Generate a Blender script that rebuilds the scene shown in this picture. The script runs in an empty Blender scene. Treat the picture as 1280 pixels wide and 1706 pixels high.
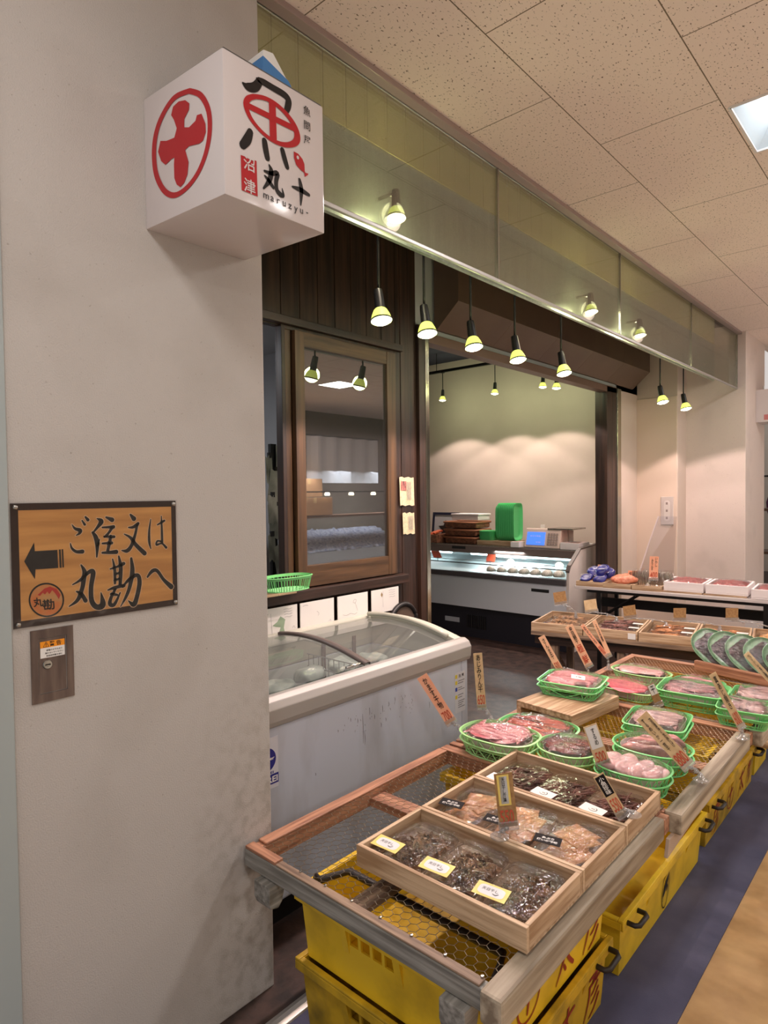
import bpy, bmesh, math, random
from mathutils import Vector, Matrix, Euler, noise
random.seed(7)
C = bpy.context.scene.collection
SC = bpy.context.scene
PI = math.pi

# ---------------------------------------------------------------- camera
F_PX, CAM_H = 1069.7, 1.55
YAW, PITCH, ROLL = math.radians(41.752), math.radians(-1.5895), math.radians(-0.6878)
_f = Vector((-math.sin(YAW)*math.cos(PITCH), math.cos(YAW)*math.cos(PITCH), math.sin(PITCH)))
_r0 = Vector((math.cos(YAW), math.sin(YAW), 0)); _u0 = _r0.cross(_f)
RT = math.cos(ROLL)*_r0 + math.sin(ROLL)*_u0
UP = -math.sin(ROLL)*_r0 + math.cos(ROLL)*_u0
FW = _f
cam = bpy.data.cameras.new('camera'); cam_o = bpy.data.objects.new('camera', cam); C.objects.link(cam_o)
cam.sensor_fit = 'VERTICAL'; cam.sensor_height = 36.0; cam.lens = F_PX/1706*36.0; cam.clip_start = .05
cam_o.matrix_world = Matrix(((RT.x, UP.x, -FW.x, 0), (RT.y, UP.y, -FW.y, 0), (RT.z, UP.z, -FW.z, CAM_H), (0, 0, 0, 1)))
SC.camera = cam_o

# ---------------------------------------------------------------- world, lights, exposure
w = bpy.data.worlds.new('hall_air'); SC.world = w; w.use_nodes = True
bg = w.node_tree.nodes['Background']; bg.inputs[0].default_value = (1.0, .925, .885, 1); bg.inputs[1].default_value = .66
SC.view_settings.view_transform = 'Standard'; SC.view_settings.look = 'None'
SC.view_settings.gamma = 1.0; SC.view_settings.use_curve_mapping = False
SC.view_settings.exposure = 0.0
SC.cycles.use_denoising = True
SC.cycles.max_bounces = 8; SC.cycles.transparent_max_bounces = 24; SC.cycles.sample_clamp_indirect = 4.0
SC.cycles.caustics_reflective = False; SC.cycles.caustics_refractive = False

def lamp(name, kind, loc, energy, color, target=None, size=.1, cone=80, blend=.5, parent=None):
    d = bpy.data.lights.new(name, kind); d.energy = energy; d.color = color
    o = bpy.data.objects.new(name, d); C.objects.link(o); o.location = loc
    if kind == 'AREA': d.shape = 'SQUARE'; d.size = size
    if kind in ('SPOT', 'POINT'): d.shadow_soft_size = size
    if kind == 'SPOT': d.spot_size = math.radians(cone); d.spot_blend = blend
    if target is not None:
        o.rotation_euler = (Vector(target)-Vector(loc)).to_track_quat('-Z', 'Y').to_euler()
    if parent: o.parent = parent
    return o
TROFFER_E, SPOT_E, SPILL_E = 17, 37, 4.4
TROFFERS_AND_FILL = [(-.475, 3.19), (-.475, .05), (1.5, .05), (1.5, 3.19), (1.5, 6.4), (-.475, 6.4), (3.0, .05), (3.0, 3.19), (3.0, 6.4)]  # first is in view; the last row is unseen, added to brighten the ceiling
for i, (x, y) in enumerate(TROFFERS_AND_FILL):
    lamp('troffer_or_fill_light', 'AREA', (x, y, 3.10), TROFFER_E, (1.0, .95, .92), (x, y, 0), .42)

# ---------------------------------------------------------------- pixel rays used to measure places
def ray(px, py): return (px-640)/F_PX*RT - (py-853)/F_PX*UP + FW
CAM = Vector((0, 0, CAM_H))
def onx(px, py, x): d = ray(px, py); return CAM + d*(x/d.x)
def ony(px, py, y): d = ray(px, py); return CAM + d*(y/d.y)
def onz(px, py, z): d = ray(px, py); return CAM + d*((z-CAM_H)/d.z)

# ---------------------------------------------------------------- materials
def lin(c):
    c = c/255
    return c/12.92 if c <= .04045 else ((c+.055)/1.055)**2.4
def col(r, g, b): return (lin(r), lin(g), lin(b), 1)
MATS = {}
def mat(name, rgb, rough=.5, metal=0, rgb2=None, scale=8, stretch=(1, 1, 1), bump=0, bscale=None, spec=.5, coat=0, detail=4, lo=.35, hi=.65, sub=0, alpha=1):
    if name in MATS: return MATS[name]
    m = bpy.data.materials.new(name); m.use_nodes = True; MATS[name] = m
    nt = m.node_tree; N = nt.nodes; L = nt.links; b = N['Principled BSDF']
    b.inputs['Base Color'].default_value = col(*rgb); b.inputs['Roughness'].default_value = rough
    b.inputs['Metallic'].default_value = metal; b.inputs['Specular IOR Level'].default_value = spec
    b.inputs['Coat Weight'].default_value = coat; b.inputs['Alpha'].default_value = alpha
    if sub:
        b.inputs['Subsurface Weight'].default_value = sub; b.inputs['Subsurface Radius'].default_value = (.01, .006, .004)
    if rgb2 or bump:
        tc = N.new('ShaderNodeTexCoord'); mp = N.new('ShaderNodeMapping'); mp.inputs['Scale'].default_value = stretch
        L.new(tc.outputs['Object'], mp.inputs['Vector'])
    if rgb2:
        n = N.new('ShaderNodeTexNoise'); n.inputs['Scale'].default_value = scale; n.inputs['Detail'].default_value = detail
        L.new(mp.outputs[0], n.inputs['Vector'])
        r = N.new('ShaderNodeValToRGB'); r.color_ramp.elements[0].color = col(*rgb); r.color_ramp.elements[1].color = col(*rgb2)
        r.color_ramp.elements[0].position = lo; r.color_ramp.elements[1].position = hi
        L.new(n.outputs['Fac'], r.inputs[0]); L.new(r.outputs[0], b.inputs['Base Color'])
    if bump:
        n2 = N.new('ShaderNodeTexNoise'); n2.inputs['Scale'].default_value = bscale or scale; n2.inputs['Detail'].default_value = 3
        L.new(mp.outputs[0], n2.inputs['Vector'])
        bp = N.new('ShaderNodeBump'); bp.inputs['Strength'].default_value = bump; bp.inputs['Distance'].default_value = .01
        L.new(n2.outputs['Fac'], bp.inputs['Height']); L.new(bp.outputs[0], b.inputs['Normal'])
    return m
def emit(name, rgb, s):
    if name in MATS: return MATS[name]
    m = bpy.data.materials.new(name); m.use_nodes = True; MATS[name] = m
    b = m.node_tree.nodes['Principled BSDF']; b.inputs['Base Color'].default_value = col(*rgb)
    b.inputs['Emission Color'].default_value = col(*rgb); b.inputs['Emission Strength'].default_value = s
    return m
def clear(name, tint=(1, 1, 1), rough=.05, gloss=.5, base=.04, bump=0, bscale=60, milk=0):
    """thin clear sheet: see-through, with a Fresnel gloss on top"""
    if name in MATS: return MATS[name]
    m = bpy.data.materials.new(name); m.use_nodes = True; MATS[name] = m
    nt = m.node_tree; N = nt.nodes; L = nt.links; N.remove(N['Principled BSDF'])
    t = N.new('ShaderNodeBsdfTransparent'); t.inputs[0].default_value = (*tint, 1)
    g = N.new('ShaderNodeBsdfGlossy'); g.inputs['Roughness'].default_value = rough
    lw = N.new('ShaderNodeLayerWeight'); lw.inputs[0].default_value = .35
    ma = N.new('ShaderNodeMath'); ma.operation = 'MULTIPLY_ADD'; ma.inputs[1].default_value = gloss; ma.inputs[2].default_value = base
    ma.use_clamp = True
    mx = N.new('ShaderNodeMixShader')
    L.new(lw.outputs['Fresnel'], ma.inputs[0]); L.new(ma.outputs[0], mx.inputs[0])
    if milk:                                           # a little white haze in the sheet
        df = N.new('ShaderNodeBsdfDiffuse'); df.inputs[0].default_value = (.85, .86, .86, 1); tl = N.new('ShaderNodeBsdfTranslucent'); tl.inputs[0].default_value = (.85, .86, .86, 1)
        m2 = N.new('ShaderNodeMixShader'); m3 = N.new('ShaderNodeMixShader'); m3.inputs[0].default_value = milk
        L.new(df.outputs[0], m2.inputs[1]); L.new(tl.outputs[0], m2.inputs[2]); L.new(t.outputs[0], m3.inputs[1]); L.new(m2.outputs[0], m3.inputs[2]); L.new(m3.outputs[0], mx.inputs[1])
    else: L.new(t.outputs[0], mx.inputs[1])
    L.new(g.outputs[0], mx.inputs[2]); L.new(mx.outputs[0], N['Material Output'].inputs[0])
    if bump:
        tc = N.new('ShaderNodeTexCoord'); n2 = N.new('ShaderNodeTexNoise'); n2.inputs['Scale'].default_value = bscale; n2.inputs['Detail'].default_value = 2
        L.new(tc.outputs['Object'], n2.inputs['Vector'])
        bp = N.new('ShaderNodeBump'); bp.inputs['Strength'].default_value = bump; bp.inputs['Distance'].default_value = .01
        L.new(n2.outputs['Fac'], bp.inputs['Height']); L.new(bp.outputs[0], g.inputs['Normal']); L.new(bp.outputs[0], lw.inputs['Normal'])
    return m

def wood(name, a, b, axis='x', rough=.55, fine=60):
    st = {'x': (.06, 1, 1), 'y': (1, .06, 1), 'z': (1, 1, .06)}[axis]
    return mat(name+'_'+axis, a, rough, rgb2=b, scale=fine, stretch=st, bump=.2, bscale=fine, detail=6, lo=.38, hi=.62)
PALE = ((206, 178, 146), (158, 126, 94))
OLD = ((158, 134, 112), (104, 84, 70))
GREY = ((150, 148, 142), (108, 106, 100))
DARK = ((64, 43, 33), (36, 24, 19))
def pale(a): return wood('pine', *PALE, a)
def old(a): return wood('worn_wood', *OLD, a)
def greyw(a): return wood('weathered_wood', *GREY, a)
def dark(a): return wood('dark_wood', *DARK, a, rough=.45, fine=30)

WHITE = mat('white_plastic', (232, 228, 226), .35)
STYRO = mat('styrofoam', (236, 228, 228), .8, bump=.1, bscale=200)
PAPER = mat('white_paper', (232, 230, 226), .8)
CREAM = mat('cream_card', (226, 200, 158), .7, rgb2=(205, 174, 130), scale=20)
ORANGE = mat('orange_card', (255, 192, 160), .45, rgb2=(250, 174, 138), scale=15)
PEACH = mat('peach_card', (248, 196, 158), .6)
KRAFT = mat('brown_card', (176, 138, 92), .7, rgb2=(150, 112, 70), scale=60)
INK = mat('black_ink', (22, 18, 18), .6)
REDINK = mat('red_ink', (198, 84, 60), .6)
DARKRED = mat('crate_red_paint', (150, 44, 14), .6)
SIGNRED = mat('sign_red', (176, 26, 36), .35)
SIGNBLACK = mat('sign_black', (20, 18, 20), .35)
ACRYL = mat('white_acrylic', (212, 204, 203), .12, spec=.6)
BLACK = mat('black_plastic', (24, 23, 25), .4)
BLACKM = mat('black_metal', (20, 19, 20), .4, metal=.3)
STEEL = mat('stainless_steel', (188, 186, 180), .24, metal=1, rgb2=(160, 158, 152), scale=40, stretch=(1, 1, .05))
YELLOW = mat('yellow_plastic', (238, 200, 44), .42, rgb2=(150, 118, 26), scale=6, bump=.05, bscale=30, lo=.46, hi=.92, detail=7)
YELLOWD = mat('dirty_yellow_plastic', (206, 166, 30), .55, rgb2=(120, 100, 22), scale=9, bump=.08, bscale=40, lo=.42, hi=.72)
GREEN = mat('green_plastic', (124, 208, 130), .35, sub=.2)
GREEN2 = mat('pale_green_plastic', (168, 222, 148), .35, sub=.2)
FILM = clear('cling_film', (1, 1, 1), .035, .45, .06, bump=1.0, bscale=70)
FILMW = clear('crinkled_film', (1, 1, 1), .035, .55, .085, bump=1.0, bscale=75)
PACK = clear('clear_pack', (.97, .97, .97), .04, .5, .05, bump=.25, bscale=30)
CLIP = clear('clear_clip', (.95, .95, .96), .12, .5, .14, milk=.3)
GLASS = clear('window_glass', (.88, .9, .87), .01, .9, .20, milk=.08)
LIDGLASS = clear('lid_glass', (.92, .95, .93), .03, .7, .06, milk=.16)

# ---------------------------------------------------------------- mesh helpers
class MB:
    def __init__(s): s.v = []; s.f = []
    def add(s, vs, fs, M=None):
        o = len(s.v)
        s.v += [tuple(M @ Vector(p)) if M else tuple(p) for p in vs]
        s.f += [tuple(i+o for i in f) for f in fs]; return s
    def box(s, x0, x1, y0, y1, z0, z1, M=None):
        vs = [(x, y, z) for z in (z0, z1) for y in (y0, y1) for x in (x0, x1)]
        return s.add(vs, [(0, 2, 3, 1), (4, 5, 7, 6), (0, 1, 5, 4), (2, 6, 7, 3), (0, 4, 6, 2), (1, 3, 7, 5)], M)
    def prism(s, poly, a, b, plane='xz', M=None):
        """poly: 2D outline, swept from a to b along the remaining axis"""
        n = len(poly)
        def P(p, t): return {'xz': (p[0], t, p[1]), 'yz': (t, p[0], p[1]), 'xy': (p[0], p[1], t)}[plane]
        vs = [P(p, a) for p in poly] + [P(p, b) for p in poly]
        return s.add(vs, [tuple(range(n))[::-1], tuple(range(n, 2*n))] + [(i, (i+1) % n, n+(i+1) % n, n+i) for i in range(n)], M)
    def tube(s, pts, r, n=8, closed=False, M=None, flat=1.0):
        pts = [Vector(p) for p in pts]; m = len(pts); vs = []; fs = []
        for i, p in enumerate(pts):
            a = pts[i-1] if (i or closed) else pts[0]; b = pts[(i+1) % m] if (i < m-1 or closed) else pts[-1]
            d = (b-a).normalized()
            ref = Vector((0, 0, 1)) if abs(d.z) < .9 else Vector((1, 0, 0))
            u = d.cross(ref).normalized(); v = u.cross(d)
            rr = r[i] if isinstance(r, (list, tuple)) else r
            vs += [p + (u*math.cos(2*PI*k/n)*flat + v*math.sin(2*PI*k/n))*rr for k in range(n)]
        for i in range(m if closed else m-1):
            j = (i+1) % m
            fs += [(i*n+k, j*n+k, j*n+(k+1) % n, i*n+(k+1) % n) for k in range(n)]
        if not closed: fs += [tuple(range(n)), tuple(range((m-1)*n, m*n))[::-1]]
        return s.add(vs, fs, M)
    def lathe(s, prof, n=24, M=None):
        vs = []; fs = []
        for r, z in prof: vs += [(max(r, 1e-4)*math.cos(2*PI*k/n), max(r, 1e-4)*math.sin(2*PI*k/n), z) for k in range(n)]
        for i in range(len(prof)-1): fs += [(i*n+k, i*n+(k+1) % n, (i+1)*n+(k+1) % n, (i+1)*n+k) for k in range(n)]
        return s.add(vs, fs, M)
    def grid(s, nu, nv, fn, M=None, closed_u=False):
        vs = [fn(i/(nu if closed_u else nu-1), j/(nv-1)) for i in range(nu) for j in range(nv)]
        fs = []
        for i in range(nu if closed_u else nu-1):
            a = i; b = (i+1) % nu
            fs += [(a*nv+j, b*nv+j, b*nv+j+1, a*nv+j+1) for j in range(nv-1)]
        return s.add(vs, fs, M)
    def build(s, name, m, parent=None, smooth=False, bevel=0, loc=None, rot=None, solid=0):
        me = bpy.data.meshes.new(name); me.from_pydata(s.v, [], s.f)
        bm = bmesh.new(); bm.from_mesh(me)
        bmesh.ops.recalc_face_normals(bm, faces=bm.faces)
        if bevel:
            es = [e for e in bm.edges if len(e.link_faces) == 2 and e.calc_face_angle(0) > .5]
            bmesh.ops.bevel(bm, geom=es, offset=bevel, segments=2, affect='EDGES', profile=.6, clamp_overlap=True)
        bm.to_mesh(me); bm.free()
        if m: me.materials.append(m)
        if smooth: me.shade_smooth()
        o = bpy.data.objects.new(name, me); C.objects.link(o)
        if parent: o.parent = parent
        if loc: o.location = loc
        if rot: o.rotation_euler = rot
        if smooth and bevel: me.set_sharp_from_angle(angle=.7)
        elif smooth == 'auto': me.set_sharp_from_angle(angle=.6)
        if solid:
            md = o.modifiers.new('thickness', 'SOLIDIFY'); md.thickness = solid; md.offset = 0
        return o
def tag(o, label=None, cat=None, group=None, kind=None):
    if label: o['label'] = label
    if cat: o['category'] = cat
    if group: o['group'] = group
    if kind: o['kind'] = kind
    return o
def thing(name, label, cat, loc=(0, 0, 0), rz=0, group=None):
    o = bpy.data.objects.new(name, None); C.objects.link(o); o.empty_display_size = .1
    o.location = loc; o.rotation_euler = (0, 0, rz)
    return tag(o, label, cat, group)
def struct(name, mb, m, **k): return tag(mb.build(name, m, **k), kind='structure')
def kids(o): return [c for c in bpy.data.objects if c.parent == o]
def dup(root, loc, rz=None, label=None, group=None):
    r = root.copy(); C.objects.link(r); r.location = loc
    if rz is not None: r.rotation_euler = (0, 0, rz)
    if label: r['label'] = label
    if group: r['group'] = group
    for ch in kids(root):
        c = ch.copy(); C.objects.link(c); c.parent = r
        for g in kids(ch):
            d = g.copy(); C.objects.link(d); d.parent = c
    return r

# lettering and brush strokes lie in a local XY plane (x reading direction, y up)
FX = (PI/2, 0, PI/2)     # on a face looking towards +X
FY = (PI/2, 0, 0)        # on a face looking towards -Y
def text_mesh(s, size=1.0, bold=0.0, vertical=False, ext=.0, font_lead=.92):
    cu = bpy.data.curves.new('lettering', 'FONT')
    cu.body = '\n'.join(s) if vertical else s
    cu.size = size; cu.offset = bold*size; cu.align_x = 'CENTER'; cu.align_y = 'CENTER'; cu.extrude = ext
    cu.resolution_u = 3; cu.space_line = font_lead
    o = bpy.data.objects.new('lettering', cu); C.objects.link(o)
    dg = bpy.context.evaluated_depsgraph_get(); me = bpy.data.meshes.new_from_object(o.evaluated_get(dg))
    bpy.data.objects.remove(o); bpy.data.curves.remove(cu)
    me.name = 'lettering'; return me
def lettering(s, m, parent, loc, rot=(0, 0, 0), size=.03, bold=.0, vertical=False, fit=None, name='lettering', lead=.92, shear=0):
    me = text_mesh(s, size, bold, vertical, .0, lead); me.materials.clear(); me.materials.append(m)
    xs = [v.co.x for v in me.vertices]; ys = [v.co.y for v in me.vertices]
    cx, cy = (min(xs)+max(xs))/2, (min(ys)+max(ys))/2
    sx = sy = 1
    if fit: sx = fit[0]/max(max(xs)-min(xs), 1e-6); sy = fit[1]/max(max(ys)-min(ys), 1e-6) if len(fit) > 1 else sx
    for v in me.vertices: v.co.x = (v.co.x-cx)*sx; v.co.y = (v.co.y-cy)*sy; v.co.x += shear*v.co.y
    o = bpy.data.objects.new(name, me); C.objects.link(o); o.parent = parent; o.location = loc; o.rotation_euler = rot
    return o
def catmull(pts, k=6):
    out = []; n = len(pts)
    for i in range(n-1):
        p0, p1, p2, p3 = pts[max(i-1, 0)], pts[i], pts[i+1], pts[min(i+2, n-1)]
        for j in range(k):
            t = j/k
            out.append(tuple(.5*((2*b)+(-a+c)*t+(2*a-5*b+4*c-d)*t*t+(-a+3*b-3*c+d)*t**3) for a, b, c, d in zip(p0, p1, p2, p3)))
    out.append(tuple(pts[-1])); return out
def stroke(mb, pts, z=0.0, grow=0.0):
    """pts: (x, y, width) along a brush stroke, laid flat at height z with rounded ends"""
    P = catmull([tuple(map(float, p)) for p in pts]); vs = []; n = len(P)
    L = []; R = []
    for i, (x, y, wd) in enumerate(P):
        a = P[max(i-1, 0)]; b = P[min(i+1, n-1)]
        dx, dy = b[0]-a[0], b[1]-a[1]; l = math.hypot(dx, dy) or 1
        h = max(wd, .0002)/2+grow
        L.append((x-dy/l*h, y+dx/l*h, z)); R.append((x+dy/l*h, y-dx/l*h, z))
    vs = L+R; fs = [(i, i+1, n+i+1, n+i) for i in range(n-1)]
    for e, q in ((0, 1), (n-1, n-2)):                     # caps
        x, y, wd = P[e]; h = max(wd, .0002)/2+grow
        base = len(vs); vs += [(x+h*math.cos(2*PI*k/10), y+h*math.sin(2*PI*k/10), z-.00002) for k in range(10)]
        fs.append(tuple(range(base, base+10)))
    mb.add(vs, fs)
def poly(mb, pts, z=0.0):
    mb.add([(x, y, z) for x, y in pts], [tuple(range(len(pts)))])
# ================================================================= THE SETTING
# --- ceiling: mineral-fibre tiles, staggered, with dark fissures
def ceiling_mat():
    m = bpy.data.materials.new('fissured_ceiling_tile'); m.use_nodes = True
    N = m.node_tree.nodes; L = m.node_tree.links; b = N['Principled BSDF']; b.inputs['Roughness'].default_value = .9
    tc = N.new('ShaderNodeTexCoord'); sp = N.new('ShaderNodeSeparateXYZ'); L.new(tc.outputs['Object'], sp.inputs[0])
    cb = N.new('ShaderNodeCombineXYZ')
    def off(o, v):
        a = N.new('ShaderNodeMath'); a.operation = 'ADD'; a.inputs[1].default_value = v; L.new(o, a.inputs[0]); return a.outputs[0]
    L.new(off(sp.outputs['Y'], CEIL_U), cb.inputs[0]); L.new(off(sp.outputs['X'], 1.22+.492*20), cb.inputs[1])
    br = N.new('ShaderNodeTexBrick'); br.offset = .5; br.offset_frequency = 2; br.squash = 1
    br.inputs['Scale'].default_value = 1; br.inputs['Brick Width'].default_value = .952; br.inputs['Row Height'].default_value = .492
    br.inputs['Mortar Size'].default_value = .0022; br.inputs['Mortar Smooth'].default_value = 0
    br.inputs['Color1'].default_value = (1, 1, 1, 1); br.inputs['Color2'].default_value = (1, 1, 1, 1); br.inputs['Mortar'].default_value = (0, 0, 0, 1)
    L.new(cb.outputs[0], br.inputs['Vector'])
    n = N.new('ShaderNodeTexNoise'); n.inputs['Scale'].default_value = 92; n.inputs['Detail'].default_value = 3
    mp = N.new('ShaderNodeMapping'); mp.inputs['Scale'].default_value = (1.5, .8, 1); L.new(tc.outputs['Object'], mp.inputs[0]); L.new(mp.outputs[0], n.inputs['Vector'])
    r = N.new('ShaderNodeValToRGB'); r.color_ramp.elements[0].position = .335; r.color_ramp.elements[0].color = col(112, 92, 76)
    r.color_ramp.elements[1].position = .37; r.color_ramp.elements[1].color = col(244, 228, 218)
    L.new(n.outputs['Fac'], r.inputs[0])
    mx = N.new('ShaderNodeMix'); mx.data_type = 'RGBA'; mx.inputs[6].default_value = col(120, 104, 86)
    L.new(br.outputs['Color'], mx.inputs[0]); L.new(r.outputs[0], mx.inputs[7]); L.new(mx.outputs[2], b.inputs['Base Color'])
    return m
CEIL_U = 20*.952 - .013 + .476
x0, x1, y0, y1 = -.714, -.236, 2.955, 3.43          # the one troffer opening in view
mb = MB()
for bx in ((-1.63, x0, -2, 14), (x1, 4, -2, 14), (x0, x1, -2, y0), (x0, x1, y1, 14)): mb.box(*bx, 3.12, 3.18)
CEIL_M = ceiling_mat(); struct('ceiling', mb, CEIL_M)
mb = MB()
mb.box(-1.655, -1.605, 1.24, 7.17, 3.095, 3.119)
struct('trim_1', mb, mat('mauve_moulding', (170, 152, 148), .4, metal=.3), bevel=.004)

# --- floors
FLOOR_M = mat('dark_concrete', (74, 56, 50), .42, rgb2=(40, 31, 29), scale=14, bump=.12, bscale=60, detail=8)
mb = MB(); mb.box(-8, -1.474, -2, 14, -.06, 0); struct('floor_shop', mb, FLOOR_M)
mb = MB(); mb.box(.5, 4, -2, 14, -.06, 0); struct('floor_hall', mb, mat('pale_bounce_floor', (232, 224, 212), .5))  # unseen stretch of floor, made pale to bounce light onto the ceiling
mb = MB(); mb.box(-1.474, .5, -2, 14, -.06, 0)
struct('floor_corridor', mb, mat('tan_vinyl', (190, 152, 102), .5, rgb2=(164, 126, 78), scale=7, detail=6, bump=.03, bscale=40))
mb = MB(); mb.box(-1.4415, -.592, -2, 14, .0005, .006)
tag(mb.build('carpet_runner', mat('navy_carpet', (92, 92, 116), .95, rgb2=(62, 62, 86), scale=3.2, detail=6, bump=.2, bscale=300, lo=.3, hi=.72)),
    'dark blue carpet runner along the corridor, under the yellow crates', 'carpet')
mb = MB(); mb.prism([(-1.500, 0), (-1.494, .007), (-1.478, .012), (-1.462, .012), (-1.448, .007), (-1.442, 0)], -2, 14, 'xz')
tag(mb.build('edging_strip', mat('aluminium', (196, 194, 192), .42, metal=.8)), 'bright aluminium edging strip between dark floor and blue carpet', 'strip')

# --- rendered pillar on the left, grey-blue column at its left
def plaster(name, base, dirt=(118, 106, 90), grime=False):
    m = bpy.data.materials.new(name); m.use_nodes = True; N = m.node_tree.nodes; L = m.node_tree.links; b = N['Principled BSDF']
    b.inputs['Roughness'].default_value = .75; b.inputs['Specular IOR Level'].default_value = .3
    tc = N.new('ShaderNodeTexCoord')
    n = N.new('ShaderNodeTexNoise'); n.inputs['Scale'].default_value = 260; n.inputs['Detail'].default_value = 3; L.new(tc.outputs['Object'], n.inputs['Vector'])
    bp = N.new('ShaderNodeBump'); bp.inputs['Strength'].default_value = .38; bp.inputs['Distance'].default_value = .004
    L.new(n.outputs['Fac'], bp.inputs['Height']); L.new(bp.outputs[0], b.inputs['Normal'])
    # scuffs: sparse dark specks, denser towards the edge and the foot of the wall
    n2 = N.new('ShaderNodeTexNoise'); n2.inputs['Scale'].default_value = 110; n2.inputs['Detail'].default_value = 5; L.new(tc.outputs['Object'], n2.inputs['Vector'])
    n3 = N.new('ShaderNodeTexNoise'); n3.inputs['Scale'].default_value = 3.2; n3.inputs['Detail'].default_value = 3; L.new(tc.outputs['Object'], n3.inputs['Vector'])
    r2 = N.new('ShaderNodeMapRange'); r2.inputs[1].default_value = .66; r2.inputs[2].default_value = .80; L.new(n2.outputs['Fac'], r2.inputs[0])
    r3 = N.new('ShaderNodeMapRange'); r3.inputs[1].default_value = .52; r3.inputs[2].default_value = .75; L.new(n3.outputs['Fac'], r3.inputs[0])
    ad = N.new('ShaderNodeMath'); ad.operation = 'MULTIPLY_ADD'; ad.inputs[1].default_value = .14; ad.use_clamp = True
    L.new(r3.outputs[0], ad.inputs[0])
    m1 = N.new('ShaderNodeMath'); m1.operation = 'MULTIPLY'; m1.inputs[1].default_value = .6; L.new(r2.outputs[0], m1.inputs[0]); L.new(m1.outputs[0], ad.inputs[2])
    if grime:                                          # rubbed-in grime along the free edge, at table height and below
        sp = N.new('ShaderNodeSeparateXYZ'); L.new(tc.outputs['Object'], sp.inputs[0])
        ra = N.new('ShaderNodeMapRange'); ra.inputs[1].default_value = .92; ra.inputs[2].default_value = 1.24; L.new(sp.outputs['Y'], ra.inputs[0])
        rb = N.new('ShaderNodeMapRange'); rb.inputs[1].default_value = 1.15; rb.inputs[2].default_value = .5; L.new(sp.outputs['Z'], rb.inputs[0])
        n4 = N.new('ShaderNodeTexNoise'); n4.inputs['Scale'].default_value = 28; n4.inputs['Detail'].default_value = 8; L.new(tc.outputs['Object'], n4.inputs['Vector'])
        rc = N.new('ShaderNodeMapRange'); rc.inputs[1].default_value = .45; rc.inputs[2].default_value = .72; L.new(n4.outputs['Fac'], rc.inputs[0])
        p1 = N.new('ShaderNodeMath'); p1.operation = 'MULTIPLY'; L.new(ra.outputs[0], p1.inputs[0]); L.new(rb.outputs[0], p1.inputs[1])
        p2 = N.new('ShaderNodeMath'); p2.operation = 'MULTIPLY'; L.new(p1.outputs[0], p2.inputs[0]); L.new(rc.outputs[0], p2.inputs[1]); p3 = N.new('ShaderNodeMath'); p3.operation = 'MULTIPLY_ADD'; p3.inputs[1].default_value = .6; p3.use_clamp = True; L.new(p2.outputs[0], p3.inputs[0]); L.new(ad.outputs[0], p3.inputs[2]); ad = p3
    mx = N.new('ShaderNodeMix'); mx.data_type = 'RGBA'; mx.inputs[6].default_value = col(*base); mx.inputs[7].default_value = col(*dirt)
    L.new(ad.outputs[0], mx.inputs[0]); L.new(mx.outputs[2], b.inputs['Base Color'])
    return m
PLASTER = plaster('rough_plaster', (190, 185, 180), grime=True)
mb = MB(); mb.box(-1.745, -1.6, .515, 1.243, 0, 3.2); struct('wall_left', mb, PLASTER, bevel=.004)
mb = MB(); mb.box(-1.745, -1.588, .0, .514, 0, 3.2); struct('column_left', mb, mat('grey_blue_paint', (164, 174, 174), .45), bevel=.003)

# --- dark timber shop front with a sliding window
X = -2.52
mb = MB()
Y = .7
while Y < 3.0:
    a, b = Y+.0025, min(Y+.1245, 2.985)-.0025
    mb.box(X-.02, X, a, b, 2.44, 3.26); mb.box(X-.02, X, a, b, 0, 1.05); Y += .1245
mb.box(X-.06, X-.02, .6, 3.0, 2.40, 3.26); mb.box(X-.06, X-.02, .6, 3.0, 0, 1.05)
struct('wall_shop_front', mb, dark('z'))
mb = MB(); mb.box(X-.06, X+.004, 2.985, 3.068, 0, 3.26); mb.box(X-.06, X-.002, 3.071, 3.14, 0, 3.26); struct('trim_2', mb, dark('z'), bevel=.003)
mb = MB(); mb.box(X-.05, X+.026, .7, 2.985, 2.405, 2.445); struct('trim_3', mb, dark('y'), bevel=.004)
mb = MB(); mb.box(X-.07, X+.055, .7, 2.985, 1.015, 1.068); struct('trim_4', mb, dark('y'), bevel=.005)
SASH = lambda a: wood('sash_wood', (96, 70, 46), (64, 46, 30), a, rough=.42, fine=30)
win = tag(bpy.data.objects.new('window_1', None), kind='structure'); C.objects.link(win)
mb = MB()
for a, b in ((2.070, 2.094), (2.93, 2.985)): mb.box(X-.05, X+.0, a, b, 1.068, 2.405)
mb.box(X-.05, X+.0, 2.085, 2.93, 2.385, 2.405); mb.box(X-.05, X, 2.085, 2.93, 1.068, 1.075)
mb.build('frame', dark('z'), win, bevel=.003)
mb = MB(); mb.box(X-.045, X-.004, 2.0945, 2.132, 1.075, 2.385); mb.build('rear_sash_stile', SASH('z'), win, bevel=.003)
mb = MB(); mb.box(X-.055, X-.03, 2.1325, 2.20, 1.075, 2.385); mb.build('dark_gap_strip', dark('z'), win)  # dark strip added to stand for the shaded gap beside the sash
sh = MB(); a, b = 2.14, 2.915
sh.box(X-.012, X+.022, a, a+.062, 1.075, 2.385); sh.box(X-.012, X+.022, b-.075, b, 1.075, 2.385)
sh.build('sash', SASH('z'), win, bevel=.003)
sh = MB(); sh.box(X-.012, X+.020, a+.062, b-.075, 1.075, 1.185); sh.box(X-.012, X+.020, a+.062, b-.075, 2.31, 2.385)
sh.build('sash_rail', SASH('y'), win, bevel=.003)
mb = MB(); mb.box(X+.000, X+.005, a+.058, b-.071, 1.18, 2.315); mb.build('pane', GLASS, win)
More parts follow.
